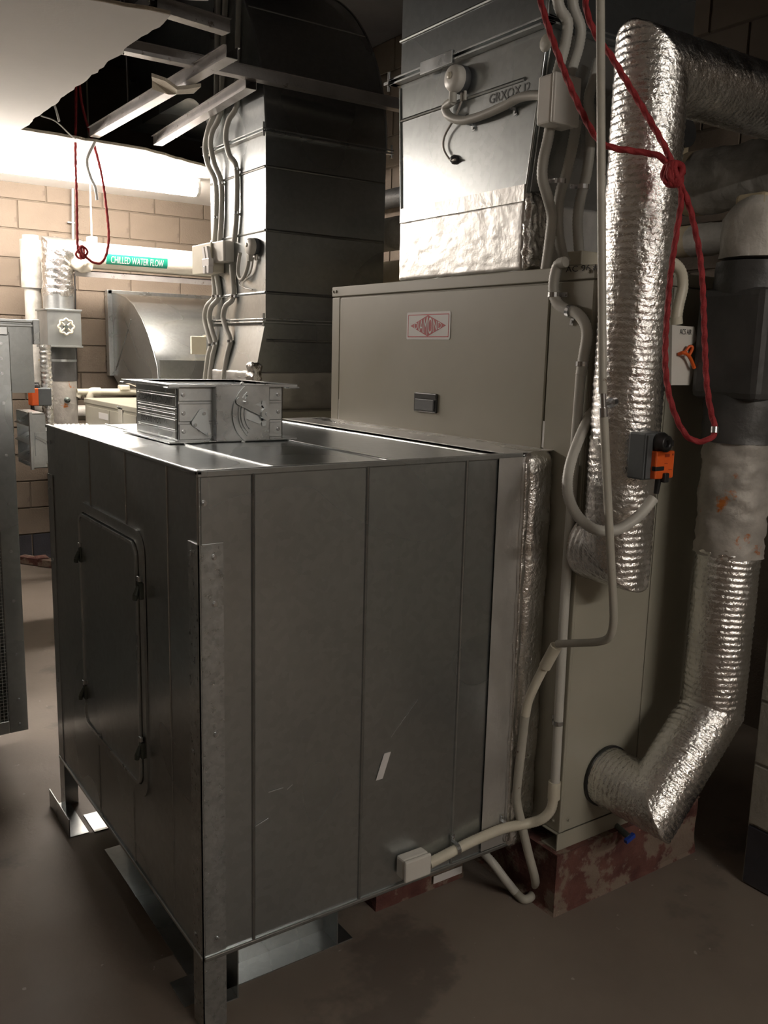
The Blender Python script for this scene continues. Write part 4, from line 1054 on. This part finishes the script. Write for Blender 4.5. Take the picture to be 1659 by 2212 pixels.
q = at(1356, 1806, X=1.40); q = at(1358, 1808, Y=-.165)
t = thing('drain_cock', 'small blue handled drain cock over the red plinth', 'valve', q)
part('body', MB().cyl(q, V((q.x, UY0, q.z+.012)), .010, n=12), OLIVE, t); part('handle', MB().obox(q+V((0, -.004, -.002)), V((.018, 0, .006)), V((0, .006, 0)), V((-.002, 0, .006))), BLUE, t)
# lagged pipes behind, running to the back
t = thing('lagged_pipe', 'thick cloth lagged pipe with blue flange ring behind the foil pipe', 'pipe', (2.02, 1.5, 2.1))
part('lagging', foil_pipe([(2.74, 0, 2.215), (2.02, 0, 2.215), (2.02, .325, 2.215)], .108, n=40, pitch=.3, rib=.001, wr=.006, step=.012, seed=51), CLOTH, t)
part('end_band', MB().tube([(2.02, .325, 2.215), (2.02, .365, 2.215)], .110, n=32), LAGY, t)
part('flange_ring', MB().tube([(2.02, .37, 2.215), (2.02, .392, 2.215)], .104, n=32), mat('faded_blue', (.12, .22, .26), (.18, .28, .32), .6, 0, 20), t)
part('bare_pipe', MB().tube([(2.02, .37, 2.215), (2.02, 3.88, 2.215)], .085, n=28), CLOTH, t)
part('spring_lump', MB().lathe((2.0, .12, 2.11), (-.5, -.6, .1), [(.03, 0), (.028, .012), (.012, .02)], 10), LAGY, t)
t = thing('lagged_pipe', 'slim yellowish lagged pipe below the thick lagged pipe', 'pipe', (2.02, 1.5, 1.96))
part('lagging', foil_pipe([(2.74, 0, 2.02), (2.02, 0, 2.02), (2.02, .34, 2.02)], .056, n=28, pitch=.3, rib=.001, wr=.004, step=.012, seed=52), CLOTH, t)
part('yellow_lagging', MB().tube([(2.02, .34, 2.02), (2.02, 3.88, 2.02)], .055, n=24), LAGY, t)
for k, zz in enumerate((2.58, 2.40, 1.82)):
    single('insulated_pipe', MB().tube([(2.66, .9, zz), (2.66, 5.05, zz)], .06-.01*k, n=20), LAGY if k else WRAPG, ('dark insulated pipe high on the brown wall', 'brown insulated pipe below the dark one on the brown wall', 'brown insulated pipe lowest on the brown wall')[k], 'pipe')
single('pipe_stand', MB().box((1.99, 1.0, 0), (2.05, 1.06, 1.965)).box((1.99, 3.2, 0), (2.05, 3.26, 1.965)), CHANNEL, 'steel stand under the lagged pipes behind the units', 'stand')
single('timber_batten', MB().box(at(1462, 352, X=2.74), at(1478, 280, X=2.70)), LAGY, 'short pale timber batten on the brown wall', 'batten')

# near actuator on the foil pipe
o_ = at(1388, 1038, Y=-.345)
ACT = actuator(o_, .92, 'grey and orange valve actuator on the large foil pipe')

# white box with red tie on the unit side
poly = [at(px, py, Y=-.19) for (px, py) in ((1452, 702), (1500, 706), (1506, 735), (1486, 752), (1488, 778), (1500, 798), (1490, 832), (1450, 832))]
t = thing('isolator_switch', 'white isolator with red tie on the side of the beige unit', 'switch', (poly[0].x, UY0, poly[-1].z))
part('front', MB().prism(poly, Y*.03), WHITE, t)
part('base', MB().bbox((poly[0].x-.02, -.16, poly[-1].z), (poly[1].x-.02, UY0-.001, poly[0].z), .005), WHITE, t)
a = at(1466, 765, Y=-.195)
part('red_tie', MB().tube(spline([a, at(1478, 762, Y=-.21), at(1490, 772, Y=-.21), at(1500, 795, Y=-.21)], 6), .005, n=8)
     .tube(spline([at(1488, 770, Y=-.21), at(1496, 752, Y=-.21), at(1490, 748, Y=-.205), at(1480, 760, Y=-.20)], 6), .004, n=8), ORANGE, t)
part('marker_writing', text_mb('AC5 AIR', at(1468, 722, Y=-.1908), X, Z, .014, .05, .0006), INK, t)
part('gland', MB().cyl(at(1462, 700, Y=-.165), at(1461, 684, Y=-.165), .016, n=14), CREAM, t)
cable('flexible_conduit', pth([(1461, 690), (1466, 660), (1475, 620), (1472, 590), (1462, 574), (1448, 566), (1432, 566)], Y=-.165), .0145, CREAM, 'cream ribbed conduit arching into the white isolator', 'conduit', None, rib=.05, pitch=.009)

# ================================================================== CONDUITS RIGHT OF DUCT 2
yk = .085
g2 = 'grey ribbed conduits beside the supply duct'
jb = at(1210, 212, Y=yk)
a, b = at(1195, 266, Y=.02), at(1257, 172, Y=.02)
jbox('junction_box', (a.x, .02, a.z+.004), (b.x, .085, b.z+.004), 'white junction box above the ribbed conduits beside the supply duct', WHITE, '-y')
o = cable('flexible_conduit', [SW2+V((-.03, .012, -.06))]+pth([(962, 232), (972, 252), (1000, 260), (1040, 250), (1090, 228), (1120, 212), (1148, 206), (1172, 206)], X=D2X-.022)[0:8], .0125, PLAST, 'short ribbed conduit from pressure switch to white junction box', 'conduit', None, rib=.05, pitch=.008)
for (px, py) in ((1012, 258), (1102, 222)):
    part('saddle_clip', clip_mb(at(px, py, X=D2X-.016), (0, -1, .35), -X, .013, 1), STEEL, o, 'zinc saddle clip')
cab = [([(1203, -8), (1210, 20), (1226, 48), (1222, 90), (1212, 130), (1202, 168)], 'ribbed conduit entering the white junction box from above'),
       ([(1236, -8), (1240, 20), (1254, 60), (1250, 100), (1238, 140), (1228, 170)], 'second ribbed conduit entering the white junction box from above'),
       ([(1190, 262), (1184, 300), (1174, 345), (1172, 385), (1184, 430), (1192, 470), (1186, 530), (1178, 588)], 'ribbed conduit dropping from the white junction box to the unit'),
       ([(1246, 262), (1236, 320), (1222, 380), (1212, 410), (1206, 450), (1206, 500), (1214, 545), (1222, 566)], 'ribbed conduit bending onto the unit beside the supply duct'),
       ([(1292, 130), (1282, 175), (1272, 215), (1276, 290), (1268, 370), (1256, 420), (1248, 470), (1250, 530), (1254, 572)], 'ribbed conduit passing behind the tall thin pipe')]
for k, (px, lb) in enumerate(cab):
    o = cable('flexible_conduit', pth(px, Y=yk), .0145, PLAST, lb, 'conduit', g2, rib=.045, pitch=.009)
    if k in (3, 4): part('saddle_clip', clip_mb(at(*((1209, 392), (1259, 404))[k-3], Y=yk), Z, -Y, .0155, -1), STEEL, o, 'zinc saddle clip')
single('gland_box', MB().bbox(at(1255, 572, Y=.06), at(1290, 552, Y=.12), .004), CREAM, 'small cream box on the top edge of the beige unit', 'junction box')

# conduit over the unit front, down the corner and along the plenum foot
xf = UX-.019
seg = pth([(1222, 566), (1206, 572), (1198, 598), (1196, 630), (1204, 655), (1222, 668), (1245, 676), (1262, 696), (1268, 724), (1262, 765), (1255, 810)], X=xf)
t = thing('wiring_conduit', 'grey conduit looping down the beige unit corner to the plenum foot', 'conduit', (xf, -.08, .2))
part('flexible_top', MB().tube(spline(seg, 10), .0145, n=12, rib=.045, pitch=.008), PLAST, t)
rig = pth([(1255, 805), (1249, 880), (1240, 1000), (1228, 1180), (1218, 1330), (1209, 1500), (1199, 1690)], X=xf)
part('rigid_drop', MB().tube(spline(rig, 8), .0135, n=14), PLAST, t)
part('coupling', MB().cyl(at(1198, 1688, X=xf), at(1196, 1725, X=xf), .0175, n=16), CREAM, t)
foot = [at(1196, 1720, X=xf), at(1190, 1748, X=xf-.004), at(1172, 1768, X=xf-.02), at(1140, 1779, Y=-.050), at(1090, 1789, Y=-.034), at(1030, 1813, Y=-.024), at(985, 1835, Y=-.022), at(926, 1866, Y=-.022)]
part('flexible_foot', MB().tube(spline(foot, 10), .0145, n=12, rib=.04, pitch=.008), CREAM, t)
for (c, ax, nn, sd) in ((at(1197, 637, X=xf), Z, -X, 1), (at(1232, 672, X=xf), (0, -1, -.2), -X, 1), (at(1258, 786, X=xf), Z, -X, -1), (at(1206, 1560, X=xf), Z, -X, -1)):
    part('saddle_clip', clip_mb(c, ax, nn, .0148, sd), STEEL, t)
for (px, py) in ((1090, 1788), (985, 1834)):
    part('saddle_clip', clip_mb(at(px, py, Y=-.022), (1, 0, .02), -Y, .0148, -1), STEEL, t)
a, b = at(868, 1905, Y=-.034), at(916, 1845, Y=-.034)
jbox('junction_box', (a.x, -.052, a.z+.004), (b.x+.012, -.005, b.z+.006), 'white junction box at the lower edge of the big plenum side', WHITE, '-y')

# flex from unit to the near actuator
cable('flexible_conduit', [at(1290, 850, d=2.40), at(1279, 885, d=2.36), at(1250, 950, d=2.30), at(1230, 1010, d=2.26), at(1226, 1062, d=2.23), at(1243, 1108, d=2.20), at(1274, 1138, d=2.18), at(1304, 1147, d=2.17), at(1340, 1142, d=2.17), at(1382, 1112, d=2.175), at(1412, 1076, d=2.18)],
      .0135, PLAST, 'grey ribbed conduit looping under the valve actuator', 'conduit', None, rib=.05, pitch=.008)

# tall thin pipe, broken, with its loop on the floor
t = thing('old_conduit', 'old cream conduit hanging before the foil pipe with broken loop to floor', 'conduit', at(1130, 1942, Z=0))
up_ = [at(1297, -12, d=1.96), at(1299, 400, d=2.00), at(1302, 850, d=2.05)]
part('upper_pipe', MB().tube(spline(up_, 12), .0098, n=14), OLDPIPE, t)
part('bare_coupling', MB().cyl(at(1302, 846, d=2.05), at(1304, 896, d=2.06), .0072, n=12).cyl(at(1303, 880, d=2.055), at(1304, 900, d=2.06), .0105, n=12), STEEL, t)
part('clamp_screw', MB().cyl(at(1306, 872, d=2.055), at(1322, 868, d=2.08), .006, n=8).cyl(at(1318, 870, d=2.07), at(1326, 868, d=2.09), .012, n=10), STEEL, t)
lowp = [at(1304, 892, d=2.06), at(1310, 1020, d=2.09), at(1318, 1180, d=2.12), at(1325, 1310, d=2.17), at(1324, 1352, d=2.19), at(1316, 1376, d=2.21), at(1296, 1386, d=2.24), at(1255, 1389, d=2.30), at(1204, 1391, d=2.37)]
part('lower_pipe', MB().tube(spline(lowp, 12), .0102, n=14), OLDPIPE, t)
part('end_cap', MB().cyl(at(1201, 1396, d=2.38), at(1177, 1440, d=2.42), .0165, n=16), CREAM, t)
p1_ = [at(1180, 1432, d=2.42), at(1158, 1475, d=2.45), at(1142, 1512, d=2.475), at(1135, 1545, d=2.49)]
part('white_length', MB().tube(spline(p1_, 8), .0128, n=14), CREAM, t)
p2_ = [at(1135, 1540, d=2.49), at(1126, 1620, d=2.52), at(1117, 1700, d=2.55), at(1117, 1735, d=2.565), at(1128, 1785, d=2.575), at(1142, 1845, d=2.585), at(1155, 1895, d=2.60), at(1156, 1920, Z=.016), at(1146, 1938, Z=.013), at(1130, 1942, Z=.013), at(1112, 1926, Z=.016)]
part('drop_loop', MB().tube(spline(p2_, 8), .0128, n=14), OLDPIPE, t)
p3_ = [at(1114, 1928, Z=.016), at(1090, 1898, Y=.0), at(1066, 1866, Y=.02), at(1042, 1840, Y=.06), at(1020, 1822, Y=.10)]
part('ribbed_tail', MB().tube(spline(p3_, 10), .0128, n=12, rib=.05, pitch=.008), PLAST, t)

# block under the plenum
t = thing('support_block', 'dark red painted block under the plenum box', 'block', (.78, .3, 0))
part('block', rough_block((.60, .165, 0), (.93, .42, .187), 6, .006, 20, 7.), PLINTH, t)
part('white_mark', MB().box((.665, .158, .10), (.74, .1605, .14)), STW, t)
part('white_mark', MB().obox((.86, .158, .035), V((.055, 0, 0)), V((0, .001, 0)), V((0, 0, .012))), STW, t)

# ================================================================== RED ROPES
rk = dict(lobes=3, twist=180., step=.004, n=14, dense=16)
kn = at(1455, 370, d=2.02)
cable('red_rope', [at(1163, -14, d=2.02), at(1185, 60, d=2.02), at(1225, 170, d=2.02), at(1262, 252, d=2.03), at(1290, 298, d=2.03), at(1320, 318, d=2.03), at(1380, 328, d=2.03), at(1425, 338, d=2.02), kn], .0068, RED, 'red rope slung from the ceiling round to the knot', 'rope', None, **rk)
cable('red_rope', [at(1264, -14, d=2.02), at(1269, 30, d=2.02), at(1290, 80, d=2.03), at(1318, 118, d=2.03), at(1350, 170, d=2.03), at(1395, 245, d=2.03), at(1440, 325, d=2.02), kn], .0068, RED, 'red rope crossing the foil pipe diagonally to the knot', 'rope', None, **rk)
t = thing('rope_loop', 'red rope loop with knot hanging beside the foil pipe', 'rope', at(1495, 950, d=2.05))
lp = [kn, at(1472, 420, d=2.03), at(1462, 500, d=2.04), at(1450, 580, d=2.05), at(1441, 680, d=2.05), at(1437, 770, d=2.05), at(1443, 840, d=2.05), at(1460, 900, d=2.05), at(1484, 942, d=2.05), at(1512, 954, d=2.05), at(1538, 944, d=2.05),
      at(1544, 925, d=2.05), at(1534, 880, d=2.05), at(1526, 820, d=2.05), at(1522, 730, d=2.05), at(1519, 640, d=2.05), at(1513, 560, d=2.05), at(1500, 490, d=2.04), at(1484, 430, d=2.03), kn]
part('loop', MB().tube(spline(lp, 14), .0064, n=14, lobes=3, twist=180., step=.004), RED, t)
kp = []
for k in range(70):
    a, b = k*.62, k*.173
    kp.append(kn+CR*(.020*math.cos(a)*math.cos(b)+.004*math.sin(k*1.9))+CU*(.024*math.sin(a)-.006)+CF*(.016*math.cos(a)*math.sin(b)))
part('knot', MB().tube(spline(kp, 4), .0075, n=10), RED, t)
part('whipping', MB().tube([at(1544, 922, d=2.05), at(1543, 935, d=2.05)], .0085, n=12), GALVL, t)
# rope by the chilled pipe
yr_ = 3.55
cable('red_rope', pth([(164, 160), (164, 230), (163, 330), (166, 440), (168, 535)], Y=yr_)+[at(176, 548, Y=yr_)], .007, RED, 'straight red rope hanging before the lit tube', 'rope', None, lobes=3, twist=150., step=.006, n=10)
cable('red_rope', pth([(170, 160), (176, 220), (190, 275), (205, 320), (220, 380), (230, 450), (235, 510), (230, 548), (218, 568), (200, 566), (185, 554), (172, 536)], Y=yr_), .007, RED, 'red rope swinging down in a loop before the chilled pipe', 'rope', None, lobes=3, twist=150., step=.006, n=10)
kp = [at(176, 545, Y=yr_)+V((.03*math.cos(k*.8)*(.5+.5*math.sin(k)), .02*math.sin(k*1.3), .035*math.sin(k*.8))) for k in range(26)]
cable('rope_bundle', kp, .006, RED, 'tangled bundle of red rope by the chilled pipe elbow', 'rope', None, n=8, dense=4)
